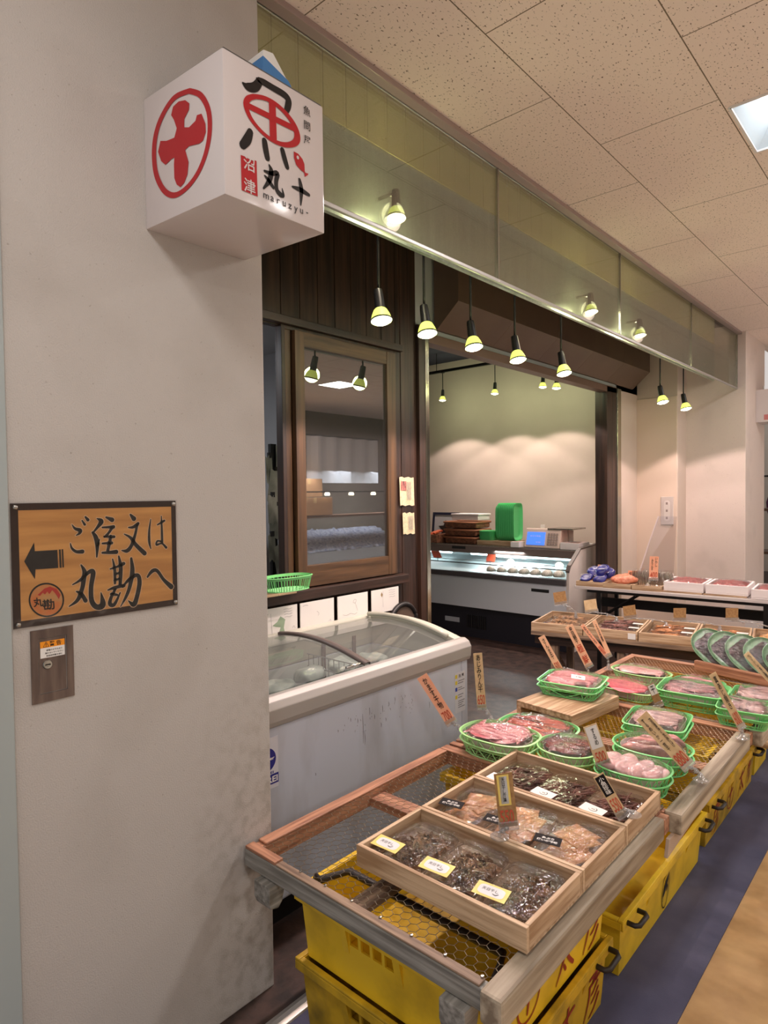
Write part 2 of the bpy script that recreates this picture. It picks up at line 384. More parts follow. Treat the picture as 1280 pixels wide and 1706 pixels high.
# room behind the sliding window
KW = mat('kitchen_wall', (186, 188, 192), .7)
mb = MB(); mb.box(-4.45, -4.4, .2, 3.1, 0, 3.1); struct('wall_kitchen_back', mb, KW)
mb = MB(); mb.box(-4.4, -2.6, .15, .2, 0, 3.1); struct('wall_kitchen_left', mb, KW)
mb = MB(); mb.box(-4.4, -2.6, 3.08, 3.13, 0, 3.1); struct('wall_kitchen_right', mb, KW)
mb = MB(); mb.box(-4.45, -2.58, .15, 3.13, 2.62, 2.68); struct('ceiling_kitchen', mb, KW)

# --- doorway to the back room, stainless jambs, hood box above
mb = MB(); mb.box(X-.06, X+.022, 3.14, 3.20, 0, 2.6); struct('door_jamb', mb, dark('z'), bevel=.003)
BR = mat('brushed_steel', (206, 204, 190), .16, metal=1, rgb2=(180, 178, 166), scale=60, stretch=(1, 1, .03), bump=.02, bscale=60)
mb = MB(); mb.box(X-.08, X+.026, 3.20, 3.238, 0, 2.6); struct('trim_5', mb, BR, bevel=.003)
mb = MB(); mb.box(X-.10, X+.02, 6.02, 6.25, 0, 2.56); struct('door_jamb_right', mb, dark('z'), bevel=.003)
mb = MB(); mb.box(X-.09, X+.03, 6.25, 6.34, 0, 2.56); struct('trim_6', mb, BR, bevel=.003)
mb = MB(); mb.box(X-.07, X+.02, 3.238, 6.34, 2.505, 2.565); struct('door_lintel', mb, mat('lintel_paint', (112, 86, 74), .5), bevel=.004)
mb = MB(); mb.box(X-.10, X-.02, 3.0, 7.2, 2.565, 3.26); struct('wall_above_door', mb, KW)
HOOD = mat('brown_sheet_metal', (92, 72, 58), .45, rgb2=(84, 64, 52), scale=3)
mb = MB()
for k in range(5):
    ya = 3.33+k*.6696; mb.prism([(-2.52, 2.60), (-2.50, 2.60), (-2.33, 2.75), (-2.33, 3.24), (-2.52, 3.24)], ya+.001, ya+.6686, 'xz')
struct('wall_hood_box', mb, HOOD)
# --- back room
WALLP = mat('painted_wall', (214, 198, 186), .7, rgb2=(206, 190, 178), scale=2)
mb = MB(); mb.box(-8, -2.545, 6.7, 6.8, 0, 3.3); struct('wall_back_room', mb, WALLP)
mb = MB(); mb.box(-8, -2.545, 3.1, 6.8, 3.22, 3.3); struct('ceiling_back_room', mb, mat('dark_blue_ceiling', (46, 46, 64), .8))
mb = MB(); mb.box(-8.1, -8, 3, 6.8, 0, 3.3); struct('wall_back_room_left', mb, WALLP)
mb = MB(); mb.box(-8, -4.45, 3.05, 3.1, 0, 3.3); struct('wall_back_room_front', mb, WALLP)
# --- wall and pillar right of the doorway
mb = MB(); mb.box(X-.08, X-.02, 6.34, 7.0, 0, 3.26); struct('wall_beside_door', mb, WALLP)
mb = MB(); mb.box(-2.62, -2.13, 6.9, 7.24, 0, 3.26); struct('wall_stub', mb, WALLP, bevel=.006)
mb = MB(); mb.box(-2.552, -2.135, 6.888, 6.9, .0, 2.515); struct('trim_7', mb, mat('pale_wall_slab', (228, 208, 192), .65), bevel=.003)  # thin slab over the stub wall, slightly paler than it
PILL = plaster('right_plaster', (222, 208, 200))
mb = MB(); mb.box(-2.25, -1.57, 7.17, 8.0, 0, 3.2); struct('pillar_right', mb, PILL, bevel=.006)
mb = MB(); mb.box(-8, -1.6, 1.24, 8.2, 3.30, 3.36); struct('ceiling_recess', mb, mat('recess_ceiling', (90, 84, 74), .8))
# --- far end of the hall, glimpsed past the pillar
mb = MB(); mb.box(-4, 4, 13.9, 14.0, 0, 3.2); struct('wall_far_end', mb, mat('far_wall', (206, 200, 190), .7))
mb = MB(); mb.box(-4.0, -3.9, 8.0, 14.0, 0, 3.2); struct('wall_far_left', mb, mat('far_wall', (0, 0, 0)))

# --- fascia: glass panels, khaki boarding and brushed metal behind
mb = MB()
for k in range(47):
    y = 1.245+k*.1255; mb.box(-1.87, -1.85, y+.0025, y+.123, 3.03, 3.30)
mb.box(-1.90, -1.868, 1.245, 7.16, 3.02, 3.30)
struct('wall_fascia_boarding', mb, mat('khaki_boarding', (236, 220, 150), .5))
mb = MB(); mb.box(-1.875, -1.855, 1.245, 7.16, 2.665, 3.032)
struct('wall_fascia_metal', mb, mat('satin_metal', (186, 196, 184), .3, metal=.5, rgb2=(164, 174, 162), scale=50, stretch=(1, 1, .04), bump=.05, bscale=80))
FG = clear('fascia_glass', (.93, .95, .90), .02, .6, .05)
ys = [1.246, 2.688, 4.180, 5.689, 7.165]
nm = ['glass fascia panel behind the white cube sign', 'long glass fascia panel second from the cube sign',
      'glass fascia panel third from the cube sign', 'glass fascia panel at the far end beside the right pillar']
for k in range(4):
    t = thing('fascia_panel', nm[k], 'glass panel', (-1.65, ys[k], 2.56), 0, 'glass fascia panels along the shop front')
    l = ys[k+1]-ys[k]
    mb = MB(); mb.box(-.004, .004, .003, l-.003, .012, .535); mb.build('pane', FG, t)
    mb = MB(); mb.box(-.007, .007, 0, l, -.004, .012); mb.build('bottom_rail', mat('aluminium', (0, 0, 0)), t, bevel=.003)
    mb = MB(); mb.box(-.006, .006, l-.005, l+.004, .014, .535); mb.build('joint_strip', STEEL, t)
    mb = MB(); mb.box(-.012, .012, 0, l, .543, .56); mb.build('top_channel', BLACKM, t)

# --- ceiling light in view
t = thing('ceiling_light', 'bright square recessed ceiling light at the upper right', 'ceiling light', (-.476, 3.1925, 3.12))
mb = MB(); hw, hl = .236, .2345
mb.add([(-hw, -hl, 0), (hw, -hl, 0), (hw, hl, 0), (-hw, hl, 0), (-hw+.07, -hl+.05, .10), (hw-.07, -hl+.05, .10), (hw-.07, hl-.05, .10), (-hw+.07, hl-.05, .10)],
       [(0, 1, 5, 4), (1, 2, 6, 5), (2, 3, 7, 6), (3, 0, 4, 7)])
mb.build('reflector', mat('bright_reflector', (225, 235, 240), .25, metal=.3), t, solid=.004)
mb = MB(); mb.box(-hw+.07, hw-.07, -hl+.05, hl-.05, .10, .11); mb.build('diffuser', emit('daylight_panel', (238, 246, 255), 7), t)
mb = MB()
for a in ((-hw-.006, -hw+.006, -hl, hl), (hw-.006, hw+.006, -hl, hl), (-hw, hw, -hl-.006, -hl+.006), (-hw, hw, hl-.006, hl+.006)): mb.box(*a, -.005, .004)
mb.build('trim_ring', WHITE, t)
# ================================================================= SIGNS ON THE PILLAR
# --- white cube sign
bx, by0, by1, bz0, bz1 = -1.279, .89, 1.206, 2.254, 2.590
t = thing('cube_sign', 'white illuminated-style cube sign with red and black shop writing on the pillar', 'sign', (-1.6, 1.048, 2.254))
plan = [(.0, .865-1.048), (bx+1.6, by0-1.048), (bx+1.6, by1-1.048), (0, 1.178-1.048)]
mb = MB(); mb.prism(plan, 0, bz1-bz0, 'xy'); mb.build('box', ACRYL, t, bevel=.004, smooth=True)
mb = MB(); mb.prism([(x_*.985+.002, y_*.97) for x_, y_ in plan], bz1-bz0, bz1-bz0+.004, 'xy'); mb.build('top_edge', mat('grey_edge', (90, 86, 84), .6), t)
def zl(pts, k, ox, oy, fn, a, axis):
    out = []
    for p in pts:
        q = fn(ox+p[0]/k, oy+p[1]/k, a)
        out.append(((q.x+1.6 if axis == 'x' else q.y-1.048), q.z-2.254))
    return out
# left face: red cross character in an oval ring
LFA = math.atan2(by0-.865, bx+1.6); LFN = Vector((math.sin(LFA), -math.cos(LFA), 0))
def LF(pts):
    out = []
    for p in pts:
        d = ray(200+p[0]/3.2, 50+p[1]/3.2); q = CAM+d*((Vector((-1.6, .865, 0))-CAM).dot(LFN)/d.dot(LFN))
        out.append(((q.x+1.6)/math.cos(LFA), q.z-2.254))
    return out
outer = [(375, 310), (440, 335), (485, 420), (492, 540), (470, 660), (425, 770), (360, 855), (290, 897), (230, 870), (185, 780), (172, 660), (185, 545), (225, 440), (290, 348)]
cx = sum(p[0] for p in outer)/14; cy = sum(p[1] for p in outer)/14
inner = [(cx+(x-cx)*.855, cy+(y-cy)*.895) for x, y in outer]
o2 = [p[:2] for p in catmull([(*p, 0) for p in LF(outer+outer[:1])])]; i2 = [p[:2] for p in catmull([(*p, 0) for p in LF(inner+inner[:1])])]
mb = MB(); n = len(o2); mb.add([(x, y, 0) for x, y in o2+i2], [(i, i+1, n+i+1, n+i) for i in range(n-1)])
cross = [(275, 455), (285, 410), (315, 382), (350, 375), (372, 392), (370, 425), (345, 475), (345, 520), (370, 520), (405, 485), (412, 455), (437, 447), (458, 500), (460, 545), (445, 590), (425, 607), (370, 620), (350, 640), (368, 705), (362, 770), (345, 815), (325, 838), (305, 825), (292, 790), (290, 720), (292, 680), (275, 690), (245, 720), (222, 700), (205, 650), (218, 592), (250, 592), (292, 575), (305, 525), (290, 480)]
poly(mb, LF(cross))
o = mb.build('emblem', SIGNRED, t); o.rotation_euler = (PI/2, 0, LFA); o.location = (0, .865-1.048-.0013, 0); o['label'] = 'red ring and cross emblem'
# right face
RF = lambda pts: zl(pts, 5.883, 370, 90, onx, bx, 'y')
S = 1/5.883*.00175     # one zoomed pixel in metres, about
def rstroke(mb, pts, z=0): stroke(mb, [(*RF([p[:2]])[0], p[2]*S*1.05) for p in pts], z)
def black(mb): o = mb.build('brush_stroke', SIGNBLACK, t); o.rotation_euler = FX; o.location = (bx+1.6+.0012, 0, 0)
mb = MB(); rstroke(mb, [(205, 290, 22), (250, 325, 60), (320, 325, 70), (368, 268, 60)]); black(mb)
mb = MB(); rstroke(mb, [(345, 250, 30), (400, 275, 52), (500, 335, 55), (605, 398, 58), (648, 450, 62), (645, 510, 62), (628, 560, 50)]); black(mb)
mb = MB(); rstroke(mb, [(275, 765, 55), (245, 840, 74), (200, 895, 62)]); black(mb)
mb = MB(); rstroke(mb, [(415, 855, 52), (425, 930, 58), (442, 1018, 52)]); black(mb)
mb = MB(); rstroke(mb, [(590, 945, 48), (612, 1030, 52), (636, 1108, 44)]); black(mb)
mb = MB(); rstroke(mb, [(462, 1092, 18), (480, 1150, 44), (462, 1240, 42), (405, 1318, 16)]); black(mb)
mb = MB(); rstroke(mb, [(415, 1148, 20), (480, 1172, 34), (540, 1172, 42), (528, 1250, 40), (535, 1330, 40), (570, 1378, 44), (598, 1385, 30), (588, 1320, 8)]); black(mb)
mb = MB(); rstroke(mb, [(418, 1195, 16), (455, 1240, 34), (500, 1308, 30)]); black(mb)
mb = MB(); rstroke(mb, [(690, 1302, 18), (770, 1335, 44), (850, 1382, 28)]); black(mb)
mb = MB(); rstroke(mb, [(758, 1232, 28), (775, 1330, 44), (770, 1480, 14)]); black(mb)
outer = [(300, 392), (400, 408), (500, 455), (600, 535), (690, 640), (745, 740), (765, 830), (745, 890), (680, 918), (590, 910), (480, 860), (370, 770), (270, 650), (220, 550), (205, 470), (235, 412)]
cx = sum(p[0] for p in outer)/16; cy = sum(p[1] for p in outer)/16
inner = [(cx+(x-cx)*.80-4, cy+(y-cy)*.80) for x, y in outer]
o2 = [p[:2] for p in catmull([(*p, 0) for p in RF(outer+outer[:1])])]; i2 = [p[:2] for p in catmull([(*p, 0) for p in RF(inner+inner[:1])])]
mb = MB(); n = len(o2); mb.add([(x, y, .0002) for x, y in o2+i2], [(i, i+1, n+i+1, n+i) for i in range(n-1)])
poly(mb, RF([(455, 445), (522, 480), (535, 870), (466, 830)]), .0001); poly(mb, RF([(255, 480), (700, 700), (712, 765), (255, 540)]), .00005)
poly(mb, RF([(700, 955), (745, 980), (785, 1030), (805, 1080), (808, 1150), (815, 1165), (845, 1175), (835, 1190), (808, 1207), (803, 1165), (770, 1140), (725, 1090), (703, 1020)]))
poly(mb, RF([(180, 990), (335, 1050), (347, 1398), (190, 1335)]))
o = mb.build('red_emblem', SIGNRED, t); o.rotation_euler = FX; o.location = (bx+1.6+.0014, 0, 0)
mb = MB(); e = RF([(738, 1017)])[0]; mb.add([(e[0]+.0042*math.cos(k*PI/6), e[1]+.0048*math.sin(k*PI/6), 0) for k in range(12)], [tuple(range(12))])
o = mb.build('fish_eye', ACRYL, t); o.rotation_euler = FX; o.location = (bx+1.6+.0022, 0, 0)
def on_right(s, m, p, fit, **k):
    q = RF([p])[0]; return lettering(s, m, t, (bx+1.6+.0022, q[0], q[1]), FX, fit=fit, **k)
on_right('沼津', ACRYL, (265, 1190), (.034, .086), vertical=True, bold=.012, name='white_lettering', lead=1.5)
on_right('魚問屋', SIGNBLACK, (830, 705), (.024, .099), vertical=True, bold=.004, name='small_lettering', lead=1.5)
a, b = RF([(428, 1405)])[0], RF([(830, 1560)])[0]
for k, ch in enumerate('maruzyu-'):
    q = (a[0]+(b[0]-a[0])*k/7, (a[1]+b[1])/2)
    lettering(ch, SIGNBLACK, t, (bx+1.6+.0022, q[0], q[1]+(.002 if ch == '-' else -.004 if ch == 'y' else 0)), FX, size=.026, bold=.004, name='latin_letter')

# --- small carton on top of the cube sign
t = thing('paper_carton', 'small white and blue paper carton lying on the white cube sign', 'carton', (-1.40, 1.105, 2.5955), 0)
mb = MB(); mb.prism([(-.035, 0), (.085, 0), (.07, .06), (.005, .128), (-.028, .122)], -.035, .035, 'yz'); mb.build('body', PAPER, t, bevel=.003)
mb = MB(); mb.prism([(-.036, .003), (.0855, .003), (.0705, .0605), (.055, .078), (-.03, .104)], -.036, .036, 'yz'); mb.build('blue_band', mat('blue_print', (70, 130, 190), .5), t)

# --- order sign: laminated A3 print
SX = -1.6
t = thing('order_sign', 'laminated wood-grain sign with black brush writing and arrow, left wall', 'sign', (SX, .726, 1.396))
hw, hh = .206, .143
mb = MB(); mb.box(.0005, .003, -hw, hw, -hh, hh); mb.build('print', mat('sign_border', (46, 26, 22), .35), t)
mb = MB(); mb.box(.003, .0034, -hw+.016, hw-.014, -hh+.016, hh-.016)
mb.build('wood_print', mat('printed_wood', (220, 160, 92), .4, rgb2=(190, 132, 72), scale=26, stretch=(1, .12, 1.4), detail=6), t)
def WS(p):
    q = onx(p[0]/4.129, 820+p[1]/4.129, SX); return (q.y-.726, q.z-1.396)
U = .00036
strokes = [
 [(490,222,4),(512,250,14),(547,262,20),(541,283,14),(518,297,4)], [(480,352,5),(490,385,12),(520,408,16),(562,408,22)],
 [(560,195,8),(578,222,14)], [(583,170,10),(600,190,18)],
 [(662,180,5),(692,200,26),(668,238,16),(632,282,8)], [(632,276,12),(655,312,24),(664,370,20),(661,445,8)], [(664,372,14),(682,322,4)],
 [(725,172,10),(766,190,26)], [(700,242,10),(745,240,14),(776,238,20)], [(768,242,16),(742,280,14),(716,304,10)], [(716,306,10),(780,306,16)],
 [(757,300,14),(748,350,18),(735,405,16)], [(700,352,10),(765,348,15)], [(700,416,12),(750,414,18),(795,410,24)],
 [(893,155,12),(916,182,28)], [(880,242,8),(910,240,16),(945,215,18)], [(940,218,14),(925,290,16),(900,365,20),(870,402,22),(832,400,6)],
 [(850,288,6),(892,312,16),(930,362,22),(990,420,26)],
 [(1032,186,5),(1022,260,12),(1022,340,15),(1033,388,6)], [(1105,165,6),(1108,250,13),(1111,350,14)], [(1078,224,8),(1125,196,14)],
 [(1112,340,8),(1078,335,10),(1072,362,12),(1108,352,10),(1138,380,16)],
 [(553,500,8),(576,545,22),(570,610,24),(558,670,22),(528,742,20),(470,785,5)],
 [(495,635,6),(545,605,14),(612,545,20),(636,555,26),(622,650,24),(626,745,26),(660,788,28),(702,772,34),(690,690,5)], [(522,682,8),(556,700,18),(584,745,22)],
 [(770,460,8),(784,530,16),(786,625,14)], [(812,440,10),(826,520,22),(821,642,18)], [(754,527,8),(800,512,12),(846,490,20)],
 [(790,562,12),(825,552,12)], [(782,606,12),(822,592,12)], [(738,672,8),(785,655,18),(850,642,16)], [(792,660,14),(760,722,18),(752,768,22),(782,770,20),(822,690,8)],
 [(760,700,16),(800,705,14)], [(898,455,14),(906,540,26),(890,640,22),(865,712,18),(825,785,6)], [(838,652,10),(884,598,18),(940,570,22),(955,622,26),(936,722,26),(914,772,28),(878,745,5)],
 [(1010,582,12),(1042,542,22),(1076,540,20),(1122,602,20),(1174,650,30)]]
halo = MB(); ink = MB()
for s in strokes:
    q = [(*WS(p), p[2]*U*1.3) for p in s]
    stroke(ink, q); stroke(halo, q, 0, .0016)
poly(ink, [WS(p) for p in [(162, 475), (230, 345), (235, 405), (390, 396), (396, 520), (240, 530), (236, 598)]])
for a in ([(400, 394), (413, 393), (419, 518), (406, 519)], [(419, 392), (430, 391), (436, 516), (425, 517)]): poly(ink, [WS(p) for p in a])
ring = [(315+122*math.cos(k*PI/24), 740+118*math.sin(k*PI/24)) for k in range(49)]; ring2 = [(315+111*math.cos(k*PI/24), 740+107*math.sin(k*PI/24)) for k in range(49)]
ink.add([(*WS(p), 0) for p in ring+ring2], [(i, i+1, 50+i, 49+i) for i in range(48)])
o = halo.build('pale_outline', mat('pale_outline', (222, 186, 150), .5), t); o.rotation_euler = FX; o.location = (.0038, 0, 0)
o = ink.build('brush_lettering', INK, t); o.rotation_euler = FX; o.location = (.0042, 0, 0)
mb = MB(); poly(mb, [WS((315+109*math.cos(k*PI/24), 740+105*math.sin(k*PI/24))) for k in range(48)])
o = mb.build('round_badge', mat('badge_orange', (214, 120, 62), .4, rgb2=(196, 150, 96), scale=30), t); o.rotation_euler = FX; o.location = (.0037, 0, 0)
mb = MB(); poly(mb, [WS(p) for p in [(255, 705), (300, 662), (340, 648), (385, 665), (412, 705), (400, 735), (378, 698), (355, 672), (335, 700), (320, 682), (305, 702), (290, 690), (270, 712)]])
o = mb.build('red_hill_mark', mat('badge_red', (186, 52, 44), .4), t); o.rotation_euler = FX; o.location = (.0042, 0, 0)
for ch, p, f in (('丸', (258, 755), (.022, .022)), ('勘', (330, 772), (.026, .026))):
    q = WS(p); lettering(ch, INK, t, (.0046, q[0], q[1]), FX, fit=f, bold=.02, shear=-.1)
mb = MB(); mb.box(.0052, .0056, -hw-.003, hw+.003, -hh-.003, hh+.003)
mb.build('laminate', clear('laminate_film', (1, 1, 1), .12, .25, .035, bump=.35, bscale=14), t)
for a in (-1, 1):
    for b in (-1, 1):
        mb = MB(); mb.lathe([(0, .006), (.004, .006), (.0058, .003), (.006, 0)], 16); o = mb.build('rivet', STEEL, t, smooth=True)
        o.rotation_euler = (0, PI/2, 0); o.location = (.0056, a*(hw-.009), b*(hh-.009))

# --- flush steel lock box with warning label
t = thing('lock_panel', 'small stainless lock panel with orange warning label below the order sign', 'lock panel', (SX, .603, 1.07))
wood('pinkish_wood', (188, 138, 108), (140, 96, 74), 'x'); LK = mat('dull_steel', (134, 120, 114), .34, metal=.9, rgb2=(108, 96, 92), scale=50, stretch=(1, 1, .1))
w_, h_ = .048, .172
mb = MB(); mb.box(0, .003, -w_, -w_+.016, 0, h_); mb.box(0, .003, w_-.016, w_, 0, h_); mb.box(0, .003, -w_+.016, w_-.016, 0, .02); mb.box(0, .003, -w_+.016, w_-.016, h_-.02, h_)
mb.build('frame', LK, t)
mb = MB(); mb.box(-.004, .0012, -w_+.0175, w_-.0175, .0215, h_-.0215); mb.build('door', LK, t)
mb = MB(); mb.lathe([(.0045, .004), (.0095, .004), (.011, .002), (.011, 0)], 24); mb.lathe([(0, .0025), (.0045, .0025), (.0045, .004)], 24)
o = mb.build('lock', STEEL, t, smooth='auto'); o.rotation_euler = (0, PI/2, 0); o.location = (.0012, -.012, .088)
mb = MB(); mb.box(0, .0012, -.0065, .0065, -.0012, .0012); o = mb.build('keyhole', INK, t); o.location = (.004, -.012, .088)
mb = MB(); mb.box(.0012, .0016, -.027, .028, .104, .128); mb.build('label', PAPER, t)
mb = MB(); mb.box(.0012, .0017, -.027, .028, .128, .143); mb.build('label_heading', mat('warning_orange', (240, 150, 24), .5), t)
lettering('⚠警 告', INK, t, (.0019, 0, .1355), FX, size=.012, bold=.02)
for k, s_ in enumerate(('感電のおそれあり', '触れないでください', '取扱説明書を読む')): lettering(s_, INK, t, (.0019, .004, .1215-k*.0066), FX, size=.0046, bold=.012, name='small_print')

# ================================================================= PENDANT SPOT LAMPS
BULBY = emit('dichroic_glow', (222, 232, 110), 1.3); BULBW = emit('lamp_face', (255, 246, 214), 14)
def make_pendant(rod, label, group, loc, aim, e=SPOT_E, k=1.0, spill=SPILL_E, tint=(.86, 1.0, .42), beam=(1.0, .745, .69), cone=148):
    t = thing('pendant_lamp', label, 'lamp', loc, 0, group)
    if rod:
        mb = MB(); mb.tube([(0, 0, 0), (0, 0, rod)], .006*k, 8); mb.build('rod', BLACKM, t, smooth=True)
        mb = MB(); mb.lathe([(0, rod), (.03*k, rod), (.03*k, rod-.02), (0, rod-.02)], 16); mb.build('ceiling_cup', BLACKM, t, smooth='auto')
    else:
        mb = MB(); mb.tube([(0, 0, 0), (-.05, 0, .01), (-.094, 0, .01)], .008, 8); mb.build('wall_arm', STEEL, t, smooth=True)
    d = (Vector(aim)-Vector(loc)).normalized(); q = d.to_track_quat('-Z', 'Y').to_euler()
    mb = MB(); mb.lathe([(0, .02), (.019, .02), (.021, .0), (.024, -.075), (.0, -.075)], 20); o = mb.build('socket', BLACK, t, smooth='auto', rot=q); o.scale = (k, k, k)
    mb = MB(); mb.lathe([(.022, -.07), (.030, -.078), (.040, -.10), (.0455, -.118), (.047, -.122)], 24); o = mb.build('bulb_reflector', BULBY, t, smooth=True, rot=q); o.scale = (k, k, k)
    mb = MB(); mb.lathe([(.047, -.120), (.0482, -.1225), (.0482, -.1265), (.046, -.128)], 24); o = mb.build('bulb_ring', mat('bulb_ring', (60, 70, 30), .4), t, smooth=True, rot=q); o.scale = (k, k, k)
    mb = MB(); mb.lathe([(.0, -.139), (.02, -.138), (.036, -.133), (.046, -.126)], 24); o = mb.build('bulb_face', BULBW, t, smooth=True, rot=q); o.scale = (k, k, k)
    tip = Vector(loc)+d*.15*k
    lamp('lamp_beam', 'SPOT', tip, e, beam, aim, .03, cone, .16)
    lamp('lamp_spill', 'POINT', Vector(loc)+d*.10*k, spill, tint, None, .05)
    return t
PEND = [(2.12, 'nearest the white cube sign'), (2.446, 'second from the white cube sign'), (2.84, 'third from the white cube sign'),
        (3.29, 'fourth, over the middle of the brown hood'), (3.87, 'fifth, at the far part of the brown hood'),
        (5.72, 'hanging just past the brown hood'), (6.35, 'farthest along, next to the right pillar')]
for y, s_ in PEND:
    z = 2.43
    make_pendant(.86, 'black rod pendant spot lamp '+s_, 'pendant spot lamps behind the fascia', (-1.91, y, z), (-1.5, y-.18, .6))
mb = MB(); mb.box(-1.95, -1.885, 1.4, 6.9, 3.285, 3.30); tag(mb.build('lamp_track', BLACKM), 'black lamp track above the fascia holding the pendant spots', 'track')
# short spots close behind the glass
for y, s_ in ((2.07, 'behind the first fascia panel'), (3.98, 'behind the third fascia panel joint'), (4.83, 'in the middle of the third fascia panel')):
    z = 2.80
    make_pendant(0, 'small glowing spot lamp seen through glass '+s_, 'spot lamps behind the fascia glass', (-1.76, y, z), (-1.70, y-.06, 2.3), e=3.0, k=.85, spill=11, tint=(1, .94, .55))

# back room track with small spots
def room_track(nm_, a, b): mb = MB(); mb.box(a[0], b[0], a[1], b[1], a[2], b[2]); return tag(mb.build('lamp_track', BLACKM), nm_, 'track')
room_track('black lamp track hanging inside the back room', (-6.4, 6.18, 2.985), (-2.75, 6.215, 3.015))
for i, (px, py, yy, s_) in enumerate(((738, 652, 6.2, 'on the back room track, nearest the steel jamb'), (825, 640, 6.2, 'on the back room track, second from the steel jamb'),
                           (905, 628, 6.2, 'on the back room track, third from the steel jamb'), (928, 628, 5.7, 'overlapping the third lamp of the back room track'))):
    q = ony(px, py, yy)
    make_pendant(max(3.0-q.z, .06) if i < 3 else 3.22-q.z, 'small black spot lamp '+s_, 'spot lamps in the back room', (q.x, yy, q.z), (q.x, yy-.15, .8), e=40, k=.85, spill=9, tint=(.90, 1.0, .58), beam=(1.0, .80, .72), cone=114)
for x in (-4.66,):
    mb = MB(); mb.tube([(x, 6.197, 3.015), (x, 6.197, 3.22)], .004, 6); tag(mb.build('hanger_rod', BLACKM), 'thin black hanger of the back room lamp track', "rod")
# ================================================================= GLASS-TOP FREEZER
FY0, FY1 = .62, 2.62
FB = mat('freezer_paint', (188, 195, 208), .35, rgb2=(150, 150, 152), scale=2.2, stretch=(1, 2.2, .7), detail=7, lo=.52, hi=.85)
FRIM = mat('freezer_rim', (190, 190, 176), .3)
t = thing('chest_freezer', 'white glass-top chest freezer against the dark timber wall', 'freezer', (-2.12, (FY0+FY1)/2, 0))
cy = (FY0+FY1)/2; hy = (FY1-FY0)/2
def L(x): return x+2.12
mb = MB()
mb.box(L(-2.44), L(-1.79), -hy+.01, -hy+.06, .10, .735); mb.box(L(-2.44), L(-1.79), hy-.06, hy-.01, .10, .735)
mb.box(L(-1.84), L(-1.79), -hy+.06, hy-.06, .10, .735); mb.box(L(-2.44), L(-2.39), -hy+.06, hy-.06, .10, .735); mb.box(L(-2.39), L(-1.84), -hy+.06, hy-.06, .10, .15)
mb.build('cabinet', FB, t, bevel=.008)
mb = MB(); mb.box(L(-2.40), L(-1.83), -hy+.05, hy-.05, 0, .10); mb.build('plinth', BLACK, t)
def arc(s): x = -2.44+.62*s; return (L(x), .872-.055*s**1.6+.030*math.sin(PI*s))      # side profile of the curved lid
mb = MB()
mb.prism([(L(-1.855), .735), (L(-1.782), .735), (L(-1.775), .755), (L(-1.772), .80), (L(-1.786), .825), (L(-1.81), .838), (L(-1.835), .836), (L(-1.855), .815)], -hy, hy, 'xz')
mb.build('front_rim', mat('freezer_front_rim', (164, 161, 157), .3), t, bevel=.004)
mb = MB(); mb.prism([(L(-2.46), .735), (L(-2.39), .735), (L(-2.385), .85), (L(-2.40), .885), (L(-2.44), .888), (L(-2.46), .87)], -hy, hy, 'xz'); mb.build('rear_rim', FRIM, t, bevel=.004)
for sgn in (-1, 1):
    top = [arc(k/14) for k in range(15)]; pl = [(L(-2.44), .735)]+[(x, z+.014) for x, z in top]+[(L(-1.82), .735)]
    mb = MB(); mb.prism(pl, sgn*(hy-.055), sgn*hy, 'xz'); mb.build('end_rim', FRIM, t, bevel=.005)
    top2 = [(x, z+.02) for x, z in top[1:-1]]
    mb = MB(); mb.tube([(x, sgn*(hy-.075), z) for x, z in top2], .012, 8); mb.build('end_track', FRIM, t, smooth=True)
yd = 1.94-cy
def lid(name, a, b, dz):
    mb = MB(); mb.grid(16, 2, lambda u, v: (arc(.06+u*.9)[0], a+(b-a)*v, arc(.06+u*.9)[1]+dz)); o = mb.build(name, LIDGLASS, t, smooth=True); return o
lid('glass_lid', -hy+.05, yd+.03, .012); g2 = lid('glass_lid', yd-.02, hy-.06, .0)
mb = MB(); mb.grid(16, 5, lambda u, v: (arc(.05+u*.92)[0], yd+.005+[(-.017), -.017, 0, .017, .017][int(round(v*4))], arc(.05+u*.92)[1]+.010+[0, .012, .014, .012, 0][int(round(v*4))]))
mb.build('lid_edge', mat('dark_grey_trim', (92, 82, 78), .4), t, smooth=True)
mb = MB(); mb.tube([(L(-1.86), yd-.1, .84), (L(-1.86), yd+.02, .84)], .008, 8); mb.build('lid_handle', STEEL, t, smooth=True)
mb = MB(); mb.box(L(-1.839), L(-1.8385), -hy+.06, hy-.06, .15, .73); mb.box(L(-2.39), L(-2.3895), -hy+.06, hy-.06, .15, .73); mb.box(L(-2.39), L(-1.84), hy-.0605, hy-.060, .15, .73)
mb.build('liner', mat('freezer_liner', (206, 216, 212), .5), t)
for i, y in enumerate((1.55, 2.2, 2.42)):
    mb = MB(); mb.box(L(-2.386), L(-2.382), y-cy-.012, y-cy+.012, .5, .80); mb.build('shelf_rail', mat('dark_grey_trim', (0, 0, 0)), t)
